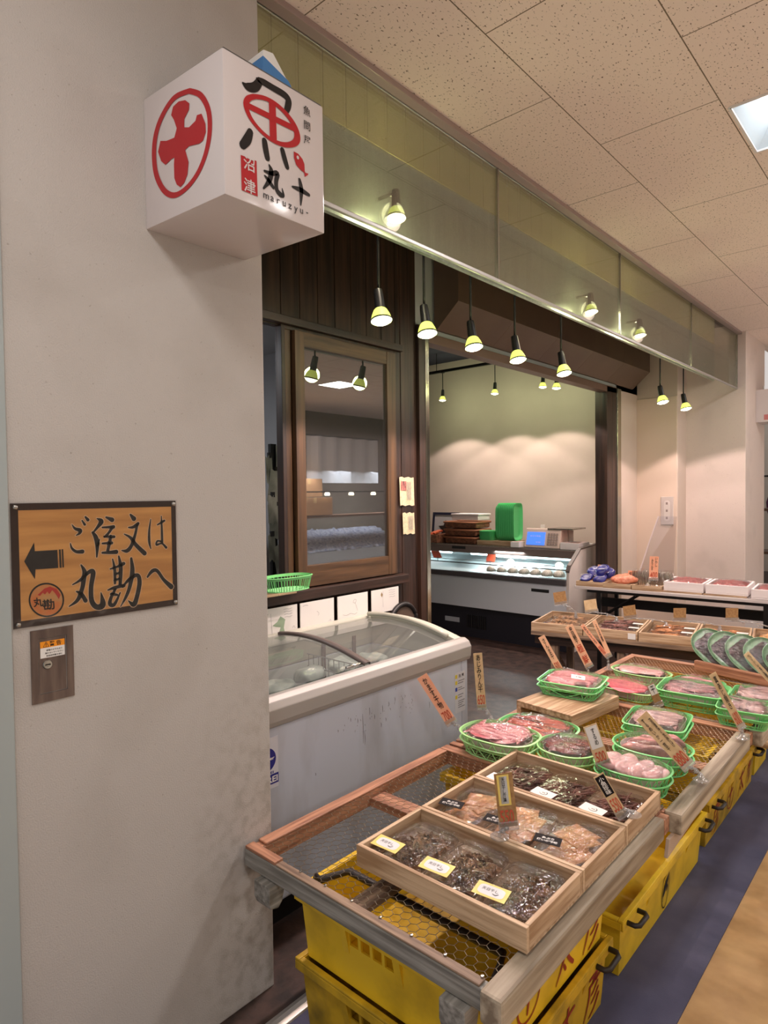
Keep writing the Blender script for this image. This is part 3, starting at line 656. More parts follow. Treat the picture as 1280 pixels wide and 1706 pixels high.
# stickers on the front
mb = MB(); mb.box(L(-1.79), L(-1.7885), 1.36-cy, 1.424-cy, .52, .70); st = mb.build('maker_sticker', mat('pale_sticker', (206, 208, 216), .4), t)
BLUE = mat('sticker_blue', (34, 40, 128), .4)
mb = MB(); mb.lathe([(0, 0), (.041, 0), (.042, -.0004)], 32); o = mb.build('blue_disc', BLUE, t); o.rotation_euler = (0, PI/2, 0); o.location = (L(-1.788), 1.372-cy, .625)
mb = MB(); mb.box(L(-1.7885), L(-1.788), 1.31-cy, 1.424-cy, .535, .57); mb.build('blue_band', BLUE, t)
lettering('DAIREI', PAPER, t, (L(-1.7877), 1.366-cy, .552), FX, fit=(.108, .022), bold=.03)
lettering('HOTEI', BLUE, t, (L(-1.7877), 1.372-cy, .577), FX, fit=(.06, .009), bold=.02, name='small_print')
lettering('freezer', PAPER, t, (L(-1.7874), 1.372-cy, .628), FX, fit=(.07, .012), bold=.02, name='small_print')
mb = MB(); mb.box(L(-1.79), L(-1.7888), 2.50-cy, 2.586-cy, .49, .685); mb.build('caution_sticker', mat('pale_sticker2', (202, 204, 210), .4), t)
lettering('注 意', INK, t, (L(-1.7884), 2.552-cy, .667), FX, fit=(.046, .016), bold=.02)
for z, c_ in ((.667, (206, 190, 60)), (.637, (206, 190, 60)), (.605, (40, 70, 160)), (.568, (206, 190, 60))):
    mb = MB(); mb.box(L(-1.7888), L(-1.7884), 2.503-cy, 2.520-cy, z-.009, z+.009); mb.build('pictogram', mat('pictogram_%d' % c_[2], c_, .5), t)
for k, z in enumerate((.643, .632, .61, .60, .575, .563, .545, .535, .525, .515)):
    mb = MB(); mb.box(L(-1.7888), L(-1.7885), 2.526-cy, 2.58-cy-.01*(k % 3), z-.002, z+.002); mb.build('print_line', mat('grey_print', (120, 122, 130), .6), t)
# scuffs and drips on the front
mb = MB()
rs = random.Random(5)
for y, z, l in ((1.86, .60, .12), (1.87, .56, .06), (1.93, .63, .02), (1.98, .65, .03), (2.02, .66, .02), (2.06, .67, .02), (1.83, .64, .02), (1.79, .655, .015), (1.97, .585, .02), (2.0, .60, .015), (2.3, .585, .03), (1.6, .50, .012), (1.72, .63, .01), (2.11, .66, .015), (1.9, .66, .03)):
    stroke(mb, [(y-cy, z+l/2, .0012), (y-cy+.002, z, .0026), (y-cy+.001, z-l/2, .0010)])
for k in range(40): y, z = rs.uniform(1.75, 2.2), rs.gauss(.64, .03); stroke(mb, [(y-cy, z, .0018), (y-cy+rs.uniform(-.003, .003), z-rs.uniform(.002, .008), .0012)])
o = mb.build('scuff_marks', mat('scuff_dark', (84, 80, 80), .7), t); o.rotation_euler = FX; o.location = (L(-1.7896), 0, 0); o['kind'] = 'stuff'
# bags inside the freezer
BAG = mat('frosted_bag', (186, 198, 192), .4, rgb2=(138, 154, 148), scale=16, bump=.5, bscale=26)
def bag_mesh(w_, l_, h_, sd):
    mb = MB()
    def fn(u, v):
        a = 2*PI*u; r = math.sin(PI*v)**.55; x = w_*r*math.cos(a); y = l_*r*math.sin(a); z = -h_*math.cos(PI*v)
        n = noise.noise(Vector((x*14+sd, y*14, z*14)))*.022; return (x*(1+n*3), y*(1+n*3), z+n)
    return mb.grid(22, 13, fn, closed_u=True)
bagm = None; random.seed(3)
for i in range(3):
    for j in range(8):
        x = -2.27+i*.158; y = .98+j*.207
        o = bag_mesh(.068, .090, .034, i*9+j).build('frozen_food_bag', BAG, None, smooth=True); o.location = (x+random.uniform(-.015, .015), y, .69+random.uniform(-.01, .01)-.02*i); o.rotation_euler = (random.uniform(-.2, .2), random.uniform(-.2, .2), random.uniform(-.2, .2))
        tag(o, 'frosty pale bag of frozen food inside the glass-top chest freezer', 'food bag', 'frozen bags in the chest freezer')
t = thing('wire_divider', 'white wire divider standing inside the chest freezer', 'wire rack', (-2.1, 2.06, .70))
mb = MB()
for k in range(15): mb.tube([(-.24+k*.035, 0, -.10), (-.24+k*.035, 0, .08)], .0022, 5)
for z in (-.10, .02, .08): mb.tube([(-.25, 0, z), (.26, 0, z)], .003, 5)
mb.build('wires', mat('white_wire', (150, 156, 156), .4), t)

# four drawing boards leaning on the wall behind the freezer
DR = [((2.0, .17), 'with green fish sketch, first from the pillar', 'green'), ((2.24, .235), 'nearly blank, second from the pillar', 'blank'),
      ((2.503, .232), 'with small flower sketch, third from the pillar', 'flower'), ((2.77, .228), 'with brown fish sketch and notes, farthest from the pillar', 'notes')]
for (y, w_), s_, kind in DR:
    hw = .118
    t = thing('drawing_card', 'white square drawing card '+s_, 'drawing', (-2.472, y if kind != 'green' else 1.985, .868), 0, 'drawing cards behind the freezer')
    mb = MB(); mb.box(-.002, .002, -hw, hw, 0, .142 if kind == 'x' else .135); mb.build('card', PAPER, t)
    mb = MB()
    def sk(*p): stroke(mb, [(a*.01, b*.01, .0012) for a, b in p])
    if kind in ('green', 'notes'):
        for r in range(4): sk((3+r*.2, 12-r*1.3), (5, 12.2-r*1.3), (6.5, 11.9-r*1.3), (8.5, 12.2-r*1.3))
    if kind == 'flower':
        sk((0, 9), (1, 10.5), (2.5, 10), (1.5, 8.5), (0, 9)); sk((1.6, 8.5), (2.5, 6.5), (3.5, 4)); sk((-8, 3.2), (-5, 2.6), (-2, 3.2), (1, 2.4), (3, 3))
    if kind == 'blank': sk((-10, 11.8), (-8, 12.2), (-6.5, 11.8)); sk((-.5, 8), (.8, 7), (.5, 5.6)); sk((8, 1.5), (9, 2.4), (9.4, 1.2))
    if kind == 'green': sk((8.5, 2), (9.5, 3), (10.2, 1.6)); sk((-5, 11), (-4.6, 5), (-4.2, 1))
    if kind == 'notes': sk((-2, 12), (-2.3, 8), (-2.0, 3))
    o = mb.build('ink_sketch', mat('grey_print', (0, 0, 0)), t); o.rotation_euler = FX; o.location = (.0026, 0, 0)
    mb = MB()
    if kind == 'green': poly(mb, [(a*.01, b*.01) for a, b in [(-4, 5), (-1, 6.5), (1, 9), (4, 7), (3.5, 5), (3, 3), (3.6, .8), (0, 1.2), (1, 3.5), (-2, 4.2)]]); poly(mb, [(a*.01, b*.01) for a, b in [(-10, 9), (-8, 12), (-6.5, 11), (-8, 8.5)]])
    if kind == 'notes': poly(mb, [(a*.01, b*.01) for a, b in [(-4, 10.2), (-3.2, 11.8), (-2.2, 10.2), (-3, 8.6)]])
    if mb.v:
        o = mb.build('colour_wash', mat('green_wash', (150, 172, 146), .8) if kind == 'green' else mat('brown_wash', (150, 130, 90), .8), t); o.rotation_euler = FX; o.location = (.0024, 0, 0)
# round black-rimmed thing behind the freezer
t = thing('folding_stool', 'round dark stool with thick black rim behind the freezer corner', 'stool', (-2.478, 2.915, .775))
mb = MB(); mb.tube([(.02, .118*math.cos(a*PI/20), .118*math.sin(a*PI/20)) for a in range(40)], .016, 10, closed=True); mb.build('rim', BLACK, t, smooth=True)
mb = MB(); mb.lathe([(0, .008), (.11, .008), (.11, -.008), (0, -.008)], 32); o = mb.build('seat', mat('brown_vinyl', (92, 76, 66), .5), t, smooth='auto'); o.rotation_euler = (0, PI/2, 0); o.location = (.016, 0, 0)
mb = MB(); mb.box(.03, .036, -.10, -.085, .03, .06); mb.build('label', PAPER, t)
for s_ in (-.08, .08):
    mb = MB(); mb.tube([(.01, s_, 0), (.01, s_*1.3, -.775)], .010, 8); mb.build('leg', BLACKM, t, smooth=True)

# newspaper clippings on the timber post
for (y, z, h_, w_, s_) in ((3.018, 1.565, .172, .132, 'with a dark photo, upper one on the timber post'), (3.032, 1.369, .13, .108, 'lower one on the timber post')):
    t = thing('newspaper_clipping', 'pinned newspaper clipping '+s_, 'clipping', (X+.008, y, z), 0, 'clippings on the timber post')
    mb = MB(); mb.add([(.004+.003*math.sin(i*1.3), -w_/2+w_*i/6+.006*(j == 0), -h_/2+h_*j+.004*math.sin(i*2.1)) for j in (0, 1) for i in range(7)], [(i, i+1, 8+i, 7+i) for i in range(6)])
    mb.build('sheet', mat('newsprint', (222, 208, 172), .8, rgb2=(196, 182, 148), scale=90, stretch=(1, 1, 1)), t, solid=.0008)
    if h_ > .15:
        mb = MB(); mb.box(.0085, .009, -.056, -.006, .006, .062); mb.build('photo', mat('dark_photo', (70, 46, 56), .5, rgb2=(190, 120, 110), scale=60), t)
    mb = MB()
    for k in range(5): mb.box(.0086, .009, .0+k*.009, .003+k*.009, -h_*.3, h_*.34)
    mb.build('print_column', mat('grey_print', (0, 0, 0)), t)

# green basket and block on the window ledge
GRN = mat('green_plastic', (0, 0, 0))
def oval(a, b, n=40, e=2.4):
    out = []
    for k in range(n):
        c, s_ = math.cos(2*PI*k/n), math.sin(2*PI*k/n)
        out.append((a*math.copysign(abs(c)**(2/e), c), b*math.copysign(abs(s_)**(2/e), s_)))
    return out
def make_basket(name, label, cat, a, b, h, e, style, m, loc, rz, group):
    """open-work plastic serving basket: rim band, base ring, floor lattice, lattice wall"""
    t = thing(name, label, cat, loc, rz, group)
    n = 48; top = oval(a, b, n, e); k_ = .86; low = [(x*k_, y*k_) for x, y in top]; rb = .36 if style != 'slots' else .55
    def at(i, z, pr=0):
        f = z/h; return (low[i % n][0]+(top[i % n][0]-low[i % n][0])*f, low[i % n][1]+(top[i % n][1]-low[i % n][1])*f, z)
    mb = MB()
    rz0 = h*(1-rb*.55)
    ring = [[at(i, rz0) for i in range(n)], [at(i, h) for i in range(n)]]
    out = [[(p[0]*1.018, p[1]*1.018, p[2]) for p in r] for r in ring]; lip = [(p[0]*1.05, p[1]*1.05, h-.002) for p in ring[1]]
    vs = ring[0]+ring[1]+lip+out[0]; fs = []
    for i in range(n):
        j = (i+1) % n; fs += [(i, j, n+j, n+i), (n+i, n+j, 2*n+j, 2*n+i), (2*n+i, 2*n+j, 3*n+j, 3*n+i), (3*n+i, 3*n+j, j, i)]
    mb.add(vs, fs); mb.build('rim', m, t, smooth='auto')
    mb = MB(); mb.tube([at(i, .003) for i in range(n)], .003, 6, closed=True)
    for q in range(-4, 5):
        y = low[n//4][1]*q/5; xs = [p[0] for p in low if abs(p[1]-y) < b*.13]
        if xs: mb.tube([(min(xs)*.97, y, .003), (max(xs)*.97, y, .003)], .0016, 4)
    for q in range(-5, 6):
        x = low[0][0]*q/6; ys_ = [p[1] for p in low if abs(p[0]-x) < a*.13]
        if ys_: mb.tube([(x, min(ys_)*.97, .003), (x, max(ys_)*.97, .003)], .0016, 4)
    mb.build('base', m, t)
    mb = MB()
    if style == 'truss':
        for i in range(0, n, 2): mb.tube([at(i, .003), at(i+1, rz0)], .0019, 4); mb.tube([at(i+1, rz0), at(i+2, .003)], .0019, 4)
    else:
        for i in range(n): mb.tube([at(i, .003), at(i, rz0)], .0022, 4)
        if style == 'slots': mb.tube([at(i, rz0*.45) for i in range(n)], .0018, 4, closed=True)
    mb.build('side_lattice', m, t)
    return t
bk = make_basket('green_basket', 'bright green oval basket lying on the window ledge', 'basket', .135, .075, .07, 2.4, 'bars', GRN, (-2.402, 1.985, 1.094), 1.57, None)
mb = MB(); mb.box(-2.50, -2.42, 1.80, 1.945, 1.068, 1.092); mb.box(-2.5, -2.42, 1.945, 2.06, 1.068, 1.080)
tag(mb.build('wood_block', pale('y'), bevel=.002), 'pale wooden block under the green basket on the window ledge', 'block')
# things hanging in the room behind the sliding window
HP = mat('grey_paper', (176, 178, 166), .8, rgb2=(120, 124, 114), scale=7)
spots = [(.055, 1.78, .06, .13), (-.03, 1.70, .06, .15), (.01, 1.60, .11, .19), (-.03, 1.47, .09, .16), (.03, 1.40, .12, .2), (-.02, 1.25, .07, .15), (.04, 1.17, .10, .18)]
words = ['topmost', 'second from top', 'third from top', 'fourth from top', 'fifth from top', 'sixth from top', 'lowest']
for (dy, z, w_, h_), s_ in zip(spots, words):
    t = thing('paper_note', 'grey paper note hanging inside the open window, '+s_, 'note', (-2.95+.012*(words.index(s_) % 4), 2.345+dy*1.1, z), 0, 'notes inside the window')
    mb = MB(); mb.add([(.004*math.sin(i), -w_/2+w_*i/5, h_*(j-.5)+.01*math.sin(i*2+z*9)) for j in (0, 1) for i in range(6)], [(i, i+1, 7+i, 6+i) for i in range(5)]); mb.build('sheet', HP, t, solid=.001).rotation_euler = (.12*math.sin(z*23), .1*math.sin(z*9), .3*math.sin(z*31))
    mb = MB(); mb.box(-.006, .006, -.012, .012, h_/2-.01, h_/2+.02); mb.build('clip', BLACK, t)
t = thing('note_pole', 'dark pole carrying the hanging notes inside the open window', 'pole', (-2.985, 2.37, 0))
mb = MB(); mb.box(-.012, .012, -.02, .02, 0, 1.85); mb.build('post', BLACKM, t)
mb = MB(); mb.box(-.15, .15, -.15, .15, 0, .02); mb.build('base', BLACKM, t)
# kitchen: steel sink counter seen through the pane, unseen tube light added to brighten it
t = thing('kitchen_counter', 'pale steel counter in the room behind the sliding window', 'counter', (-4.0, 1.9, 0))
mb = MB(); mb.box(-.38, .3, -1.2, 1.1, .88, .92); mb.build('worktop', STEEL, t, bevel=.004)
mb = MB(); mb.box(-.36, .26, -1.15, 1.05, .02, .88); mb.build('base', mat('pale_panel', (190, 196, 204), .4), t)
t = thing('kitchen_box', 'brown carton on the counter behind the sliding window', 'carton', (-4.05, 2.62, .92))
mb = MB(); mb.box(-.2, .2, -.26, .26, 0, .42); mb.build('body', mat('cardboard', (168, 124, 84), .8), t, bevel=.003)
mb = MB(); mb.box(-.201, .201, -.03, .03, .3, .421); mb.build('tape', mat('tape', (196, 160, 110), .3), t)
t = thing('kitchen_fill_tube', 'unseen tube light added to brighten the room behind the window', 'light', (-3.6, 1.5, 2.6))
mb = MB(); mb.box(-.05, .05, -.6, .6, -.04, .02); mb.build('housing', WHITE, t)
mb = MB(); mb.tube([(0, -.58, -.055), (0, .58, -.055)], .014, 10); mb.build('tube', emit('cool_tube', (225, 238, 255), 5), t)
lamp('kitchen_fill_light', 'AREA', (-3.6, 1.5, 2.5), 10, (.97, .98, 1.0), (-3.6, 1.5, 0), .5)

# --- shop across the hall: out of the frame, but mirrored in the window pane
OX = 2.6
t = thing('ice_counter', 'bright ice counter of the shop across the hall, mirrored in the window pane', 'counter', (OX+.5, 7.75, 0))
mb = MB(); mb.box(-.45, .45, -1.6, 1.6, 0, .62); mb.build('base', mat('pale_panel', (0, 0, 0)), t)
mb = MB(); crinkle_n = 40
mb.grid(60, 14, lambda u, v: (-.44+.88*v, -1.58+3.16*u, .63+.30*v+.05*noise.noise(Vector((u*60, v*16, 2))))); mb.build('crushed_ice', mat('crushed_ice', (226, 232, 246), .3, rgb2=(150, 160, 190), scale=22), t)
t = thing('cloth_banner', 'white cloth banner of the shop across the hall, mirrored in the window pane', 'banner', (OX+.3, 7.75, 1.75))
mb = MB(); mb.grid(30, 4, lambda u, v: (.03*math.sin(u*30), -.75+1.7*u, v*.78)); mb.build('cloth', mat('white_cloth', (206, 210, 216), .9), t)
mb = MB(); mb.tube([(0, -.85, .79), (0, 1.0, .79)], .015, 8); mb.build('pole', BLACKM, t)
for k in range(2):
    t = thing('brown_carton', ('lower', 'upper')[k]+' brown carton of the shop across the hall, mirrored in the window pane', 'carton', (OX+.25, 6.95-.12*k, 1.22+.3*k))
    mb = MB(); mb.box(-.2, .2, -.38+.1*k, .38-.1*k, 0, .29); mb.build('body', mat('cardboard', (0, 0, 0)), t, bevel=.004)
    mb = MB(); mb.box(-.201, .201, -.03, .03, .2, .291); mb.build('tape', mat('tape', (0, 0, 0)), t)
t = thing('goods_ledge', 'shelf with small spot lamps across the hall, mirrored in the window pane', 'shelf', (OX+.25, 7.75, 1.18))
mb = MB(); mb.box(-.22, .22, -1.75, 1.75, 0, .035); mb.build('board', mat('shelf_brown2', (92, 64, 46), .5), t)
for k in range(2): mb = MB(); mb.box(.1, .16, (-1.75, 1.69)[k], (-1.69, 1.75)[k], -1.18, 0); mb.build('leg', BLACKM, t)
for k in range(5): mb = MB(); mb.lathe([(0, -.02), (.04, -.02), (.05, .0), (.03, .03), (0, .03)], 12); o = mb.build('small_lamp', emit('lamp_face', (0, 0, 0), 0), t); o.location = (-.27, -1.15+.55*k, .38)
mb = MB(); mb.box(-.28, -.26, -1.75, 1.75, .41, .43); mb.build('lamp_bar', BLACKM, t)
for k in range(2): mb = MB(); mb.box(-.28, -.22, (-1.75, 1.73)[k], (-1.73, 1.75)[k], .0, .42); mb.build('post', BLACKM, t)
for k in range(3): lamp('counter_light', 'AREA', (OX+.1, 6.7+1.05*k, 1.9), 70, (.92, .95, 1.0), (OX+.4, 6.7+1.05*k, .8), .5)
mb = MB(); mb.box(4.0, 4.1, -2, 14, 0, 3.12); struct('wall_hall_far_side', mb, mat('far_side_wall', (120, 112, 100), .8))
# ================================================================= REFRIGERATED SHOWCASE IN THE BACK ROOM
t = thing('display_fridge', 'long white refrigerated showcase with lit glass front in the back room', 'display fridge', (-4.5, 5.7, 0))
xr, xl = 1.76, -1.6                                    # right end world x = -2.74
mb = MB(); mb.box(xl, xr-.03, .06, .85, 0, .33); mb.build('plinth', mat('showcase_black', (30, 30, 40), .4), t)
mb = MB()
for k in range(9): mb.box(.55+k*.028, .566+k*.028, .05, .065, .10, .24)
mb.build('vent_grille', BLACK, t)
mb = MB(); mb.box(.26, .45, .05, .06, .14, .19); mb.build('maker_plate', mat('plate_grey', (176, 180, 190), .4), t)
mb = MB(); mb.box(xl, xr-.03, 0, .84, .33, .655); mb.build('front_panel', mat('showcase_panel', (214, 220, 230), .35), t, bevel=.006)
mb = MB(); mb.box(1.36, 1.55, -.004, 0, .57, .60); mb.build('badge', BLACK, t)
mb = MB(); mb.box(xl, xr-.03, -.02, .04, .655, .71); mb.build('front_rail', mat('showcase_rail', (92, 88, 92), .35, metal=.4), t, bevel=.006)
mb = MB(); mb.box(xl, xr-.03, .04, .84, .655, .67); mb.build('deck_base', mat('case_inside', (226, 232, 232), .4), t)
mb = MB(); mb.box(xl, xr-.03, .80, .86, .66, 1.0); mb.build('back', mat('case_inside', (0, 0, 0)), t)
mb = MB(); mb.box(xl, xr-.03, .27, .86, .935, .975); mb.build('top_deck', STEEL, t, bevel=.004)
mb = MB(); mb.box(xl, xr-.03, .255, .30, .885, .965); mb.build('top_front_edge', mat('edge_brown', (124, 106, 100), .3, metal=.5), t, bevel=.004)
mb = MB(); mb.box(.22, .40, .25, .256, .925, .955); mb.build('control_display', BLACK, t)
mb = MB(); mb.add([(xl, .012, .71), (xr-.03, .012, .71), (xr-.03, .27, .90), (xl, .27, .90)], [(0, 1, 2, 3)]); mb.build('front_glass', clear('case_glass', (.96, .98, .98), .02, .3, .02), t, solid=.004)
mb = MB(); mb.tube([(xl, .02, .80), (xr-.03, .02, .80)], .006, 6); mb.tube([(xl, .16, .815), (xr-.03, .16, .815)], .004, 6); mb.build('glass_bar', STEEL, t)
mb = MB(); mb.prism([(0, .0), (0, .80), (.03, .84), (.25, .985), (.86, 1.02), (.86, 0)], xr-.03, xr, 'yz'); mb.build('end_panel', mat('end_panel', (222, 212, 206), .45), t, bevel=.005)
mb = MB(); mb.prism([(-.004, .78), (-.004, .80), (.028, .85), (.25, .998), (.86, 1.034), (.86, 1.02), (.25, .984), (.03, .836)], xr-.034, xr+.004, 'yz'); mb.build('end_trim', mat('dark_grey_trim', (0, 0, 0)), t)
for k, (a, b) in enumerate(((xl+.05, .02), (.3, 1.62))):
    mb = MB(); mb.tube([(a, .52, .855), (b, .52, .855)], .018, 10); mb.build('light_tube', emit('case_tube', (222, 250, 255), 9), t)
    lamp('case_tube_light', 'AREA', (-4.5+(a+b)/2, 6.1, .87), 45.0, (.84, .97, 1.0), (-4.5+(a+b)/2, 6.0, .6), .35)
mb = MB(); mb.prism([(.05, .672), (.05, .69), (.79, .80), (.79, .785)], xl, xr-.035, 'yz'); mb.build('inner_shelf', mat('case_inside', (0, 0, 0)), t)
# shells and price tags in the case
for k in range(7):
    mb = MB(); mb.lathe([(.055, 0), (.062, .012), (.052, .04), (.03, .058), (0, .062)], 16)
    o = mb.build('rounded_food_pack', mat('shell_white', (228, 226, 216), .5, rgb2=(170, 168, 160), scale=40, stretch=(6, 1, 1)), None, smooth=True); o.location = (-3.66+k*.128, 5.80, .7225)
    tag(o, 'rounded white pack in the row inside the lit showcase', 'food pack', 'white packs in the showcase')
for x, y, z, h_, a, s_ in ((-3.80, 5.99, .79, .15, .1, 'near the middle, holding a wire clip'), (-4.52, 6.0, .80, .13, .5, 'lying slanted in the left half'), (-4.95, 6.0, .80, .12, -.2, 'at the left end by the steel jamb')):
    t = thing('price_tag', 'red-orange price tag in the showcase, '+s_, 'price tag', (x, y, z), a, 'price tags in the showcase')
    mb = MB(); mb.box(-.05, .05, -.001, .001, 0, h_); mb.build('card', mat('red_orange_card', (236, 92, 62), .5), t, rot=(-.5 if a < .3 else -.9, 0, a))
    mb = MB(); mb.box(-.004, .004, -.004, .004, -.04, .02); mb.build('clip', CLIP, t)

# --- things on the showcase top (z .975)
ZT = .9755
t = thing('framed_picture', 'dark framed picture with star shape on the showcase, left end', 'picture', (-4.66, 6.33, ZT+.004))
M1 = Matrix.Rotation(-.12, 4, 'X')
mb = MB(); mb.box(-.20, .20, -.01, .01, 0, .03, M1); mb.box(-.20, .20, -.01, .01, .31, .34, M1); mb.box(-.20, -.17, -.01, .01, .03, .31, M1); mb.box(.17, .20, -.01, .01, .03, .31, M1); mb.build('frame', mat('frame_navy', (44, 44, 66), .35), t)
mb = MB(); mb.box(-.17, .17, -.004, .008, .03, .31, M1); mb.build('picture', mat('picture_white', (196, 196, 200), .4), t)
mb = MB(); poly(mb, [((.11 if k % 2 == 0 else .05)*math.sin(k*PI/5), .14+(.11 if k % 2 == 0 else .05)*math.cos(k*PI/5)) for k in range(10)]); o = mb.build('star_shape', mat('star_dark', (48, 34, 32), .6), t); o.rotation_euler = (PI/2-.12, 0, 0); o.location = (0, -.006, 0)
t = thing('woven_basket', 'brown woven basket of orange packs before the framed picture', 'basket', (-4.70, 6.1, ZT))
WOV = mat('woven_brown', (150, 96, 66), .7, rgb2=(92, 54, 38), scale=30, stretch=(1, 1, 3), bump=.5, bscale=60)
mb = MB(); mb.prism([(-.2, 0), (.2, 0), (.22, .1), (.19, .1), (.18, .015), (-.18, .015), (-.19, .1), (-.22, .1)], -.13, .13, 'xz'); mb.box(-.2, .2, -.14, -.12, 0, .095); mb.box(-.2, .2, .12, .14, 0, .095); mb.build('wicker', WOV, t, bevel=.008)
for k in range(4):
    o = MB().box(-.06, .06, -.045, .045, 0, .022).build('orange_pack', mat('orange_food', (226, 116, 76), .35, rgb2=(190, 84, 56), scale=30), None, bevel=.006)
    o.location = (-4.80+k*.065, 6.05+.05*(k % 2), ZT+.03+k*.026); o.rotation_euler = (0, -.25, .4*k)
    tag(o, 'small orange food pack piled in the woven basket by the framed picture', 'food pack', 'orange packs in the woven basket')
for k in range(3):
    t = thing('woven_tray', 'brown woven tray, %s of the stack under the white foam lid' % ('bottom', 'middle', 'top')[k], 'tray', (-4.24, 6.20, ZT+k*.088), .03*(k-1), 'stacked woven trays')
    mb = MB(); mb.box(-.215, .215, -.15, .15, 0, .074); mb.build('wicker', WOV, t, bevel=.02)
    mb = MB(); mb.tube([(-.22, -.155, .066), (.22, -.155, .066), (.22, .155, .066), (-.22, .155, .066)], .011, 8, closed=True); mb.build('rim', mat('wicker_rim', (168, 108, 76), .6), t, smooth=True)
t = thing('foam_box', 'white foam box lying on top of the woven tray stack', 'foam box', (-4.19, 6.2, ZT+.268))
mb = MB(); mb.box(-.18, .18, -.12, .12, 0, .052); mb.build('body', STYRO, t, bevel=.006)
mb = MB(); mb.box(-.19, .19, -.13, .13, .053, .072); mb.build('lid', STYRO, t, bevel=.006)
mb = MB(); mb.box(-.36, .12, -.1, .14, 0, .05); o = mb.build('wood_board', pale('x'), bevel=.003); o.location = (-3.65, 6.15, ZT); tag(o, 'pale wooden board carrying the green food trays on the showcase', 'board')
GT = mat('green_tray', (92, 206, 128), .4); GT2 = mat('green_tray_light', (118, 222, 150), .35)
def tray_mesh(w_, l_, h_):
    mb = MB(); o = oval(w_, l_, 32, 5); i = [(x*.86, y*.86) for x, y in o]
    vs = [(x, y, h_) for x, y in o]+[(x, y, 0) for x, y in i]+[(x*.97, y*.97, h_) for x, y in o]+[(x*.97, y*.97, .003) for x, y in i]; n = 32; fs = []
    for k in range(n):
        j = (k+1) % n; fs += [(n+k, n+j, j, k), (k, j, 2*n+j, 2*n+k), (2*n+k, 2*n+j, 3*n+j, 3*n+k)]
    fs += [tuple(range(n, 2*n))[::-1], tuple(range(3*n, 4*n))]
    return mb.add(vs, fs)
for k in range(5):
    o = tray_mesh(.10, .11, .03).build('green_tray', GT, smooth='auto'); o.location = (-3.905, 6.16, ZT+.0505+k*.018)
    tag(o, 'flat green foam tray in the short stack beside the tall green one', 'tray', 'short stack of green trays')
for k in range(19):
    o = tray_mesh(.205, .10, .03).build('green_tray', GT2 if k % 2 else GT, smooth='auto') if k < 2 else dup(trays[k % 2], (0, 0, 0))
    if k == 0: trays = []
    if k < 2: trays.append(o)
    o.location = (-3.79+k*.0115, 6.17, ZT+.051+.206); o.rotation_euler = (0, PI/2, 0)
    tag(o, 'green foam tray standing on end in the tall green stack on the showcase', 'tray', 'tall stack of green trays')
t = thing('register_scale', 'cream label-printing scale with blue screen on the showcase', 'scale', (-3.19, 6.10, ZT), .0)
mb = MB(); mb.prism([(-.10, 0), (.10, 0), (.10, .19), (-.05, .20)], -.20, .20, 'yz'); mb.build('body', mat('machine_cream', (216, 196, 186), .45), t, bevel=.01)
Ms = Matrix.Rotation(math.atan2(.05, .20), 4, 'X')
mb = MB(); mb.box(-.175, .03, -.005, .0, .03, .165); o = mb.build('screen', emit('blue_screen', (70, 120, 235), 1.1), t); o.location = (0, -.10, 0); o.rotation_euler = (-.245, 0, 0)
for k, z in enumerate((.145, .125, .06)): 
    o = lettering(('はかりお買得', '本日の商品', '確認')[k], PAPER, t, (-.08+(.04 if k == 2 else 0), -.10-.0062+z*.25, z*.97), (PI/2-.245, 0, 0), fit=((.15, .12, .06)[k], .012), bold=.02)
mb = MB()
for i in range(4):
    for j in range(5): mb.box(.06+i*.03, .082+i*.03, -.006, 0, .035+j*.026, .053+j*.026)
o = mb.build('keypad', mat('key_grey', (150, 134, 130), .5), t); o.location = (0, -.10, 0); o.rotation_euler = (-.245, 0, 0)
mb = MB(); mb.box(.05, .32, -.06, .26, .19, .205); mb.build('weighing_plate', STEEL, t, bevel=.004)
mb = MB(); mb.box(.101, .19, .14, .25, 0, .19); mb.build('side_housing', mat('machine_cream', (0, 0, 0)), t, bevel=.006)
mb = MB(); mb.box(-.06, -.02, 0, .02, .2, .235); mb.build('price_clip', PAPER, t)
for (x, w_, d_, h_, y, nm_, m_, s_) in ((-3.47, .05, .08, .055, 6.03, 'foam_box', STYRO, 'small white foam box between green stack and scale'), (-2.88, .10, .12, .065, 6.12, 'foam_box', STYRO, 'white foam box at the right end of the showcase top')):
    t = thing(nm_, s_, 'foam box', (x, y, ZT))
    mb = MB(); mb.box(-w_, w_, -d_, d_, 0, .008); mb.box(-w_, w_, -d_, -d_+.012, .008, h_); mb.box(-w_, w_, d_-.012, d_, .008, h_); mb.box(-w_, -w_+.012, -d_+.012, d_-.012, .008, h_); mb.box(w_-.012, w_, -d_+.012, d_-.012, .008, h_); mb.build('shell', m_, t)
    mb = MB(); mb.box(-w_+.014, w_-.014, -d_+.014, d_-.014, .008, h_-.012); mb.build('contents', mat('orange_food', (0, 0, 0)), t)

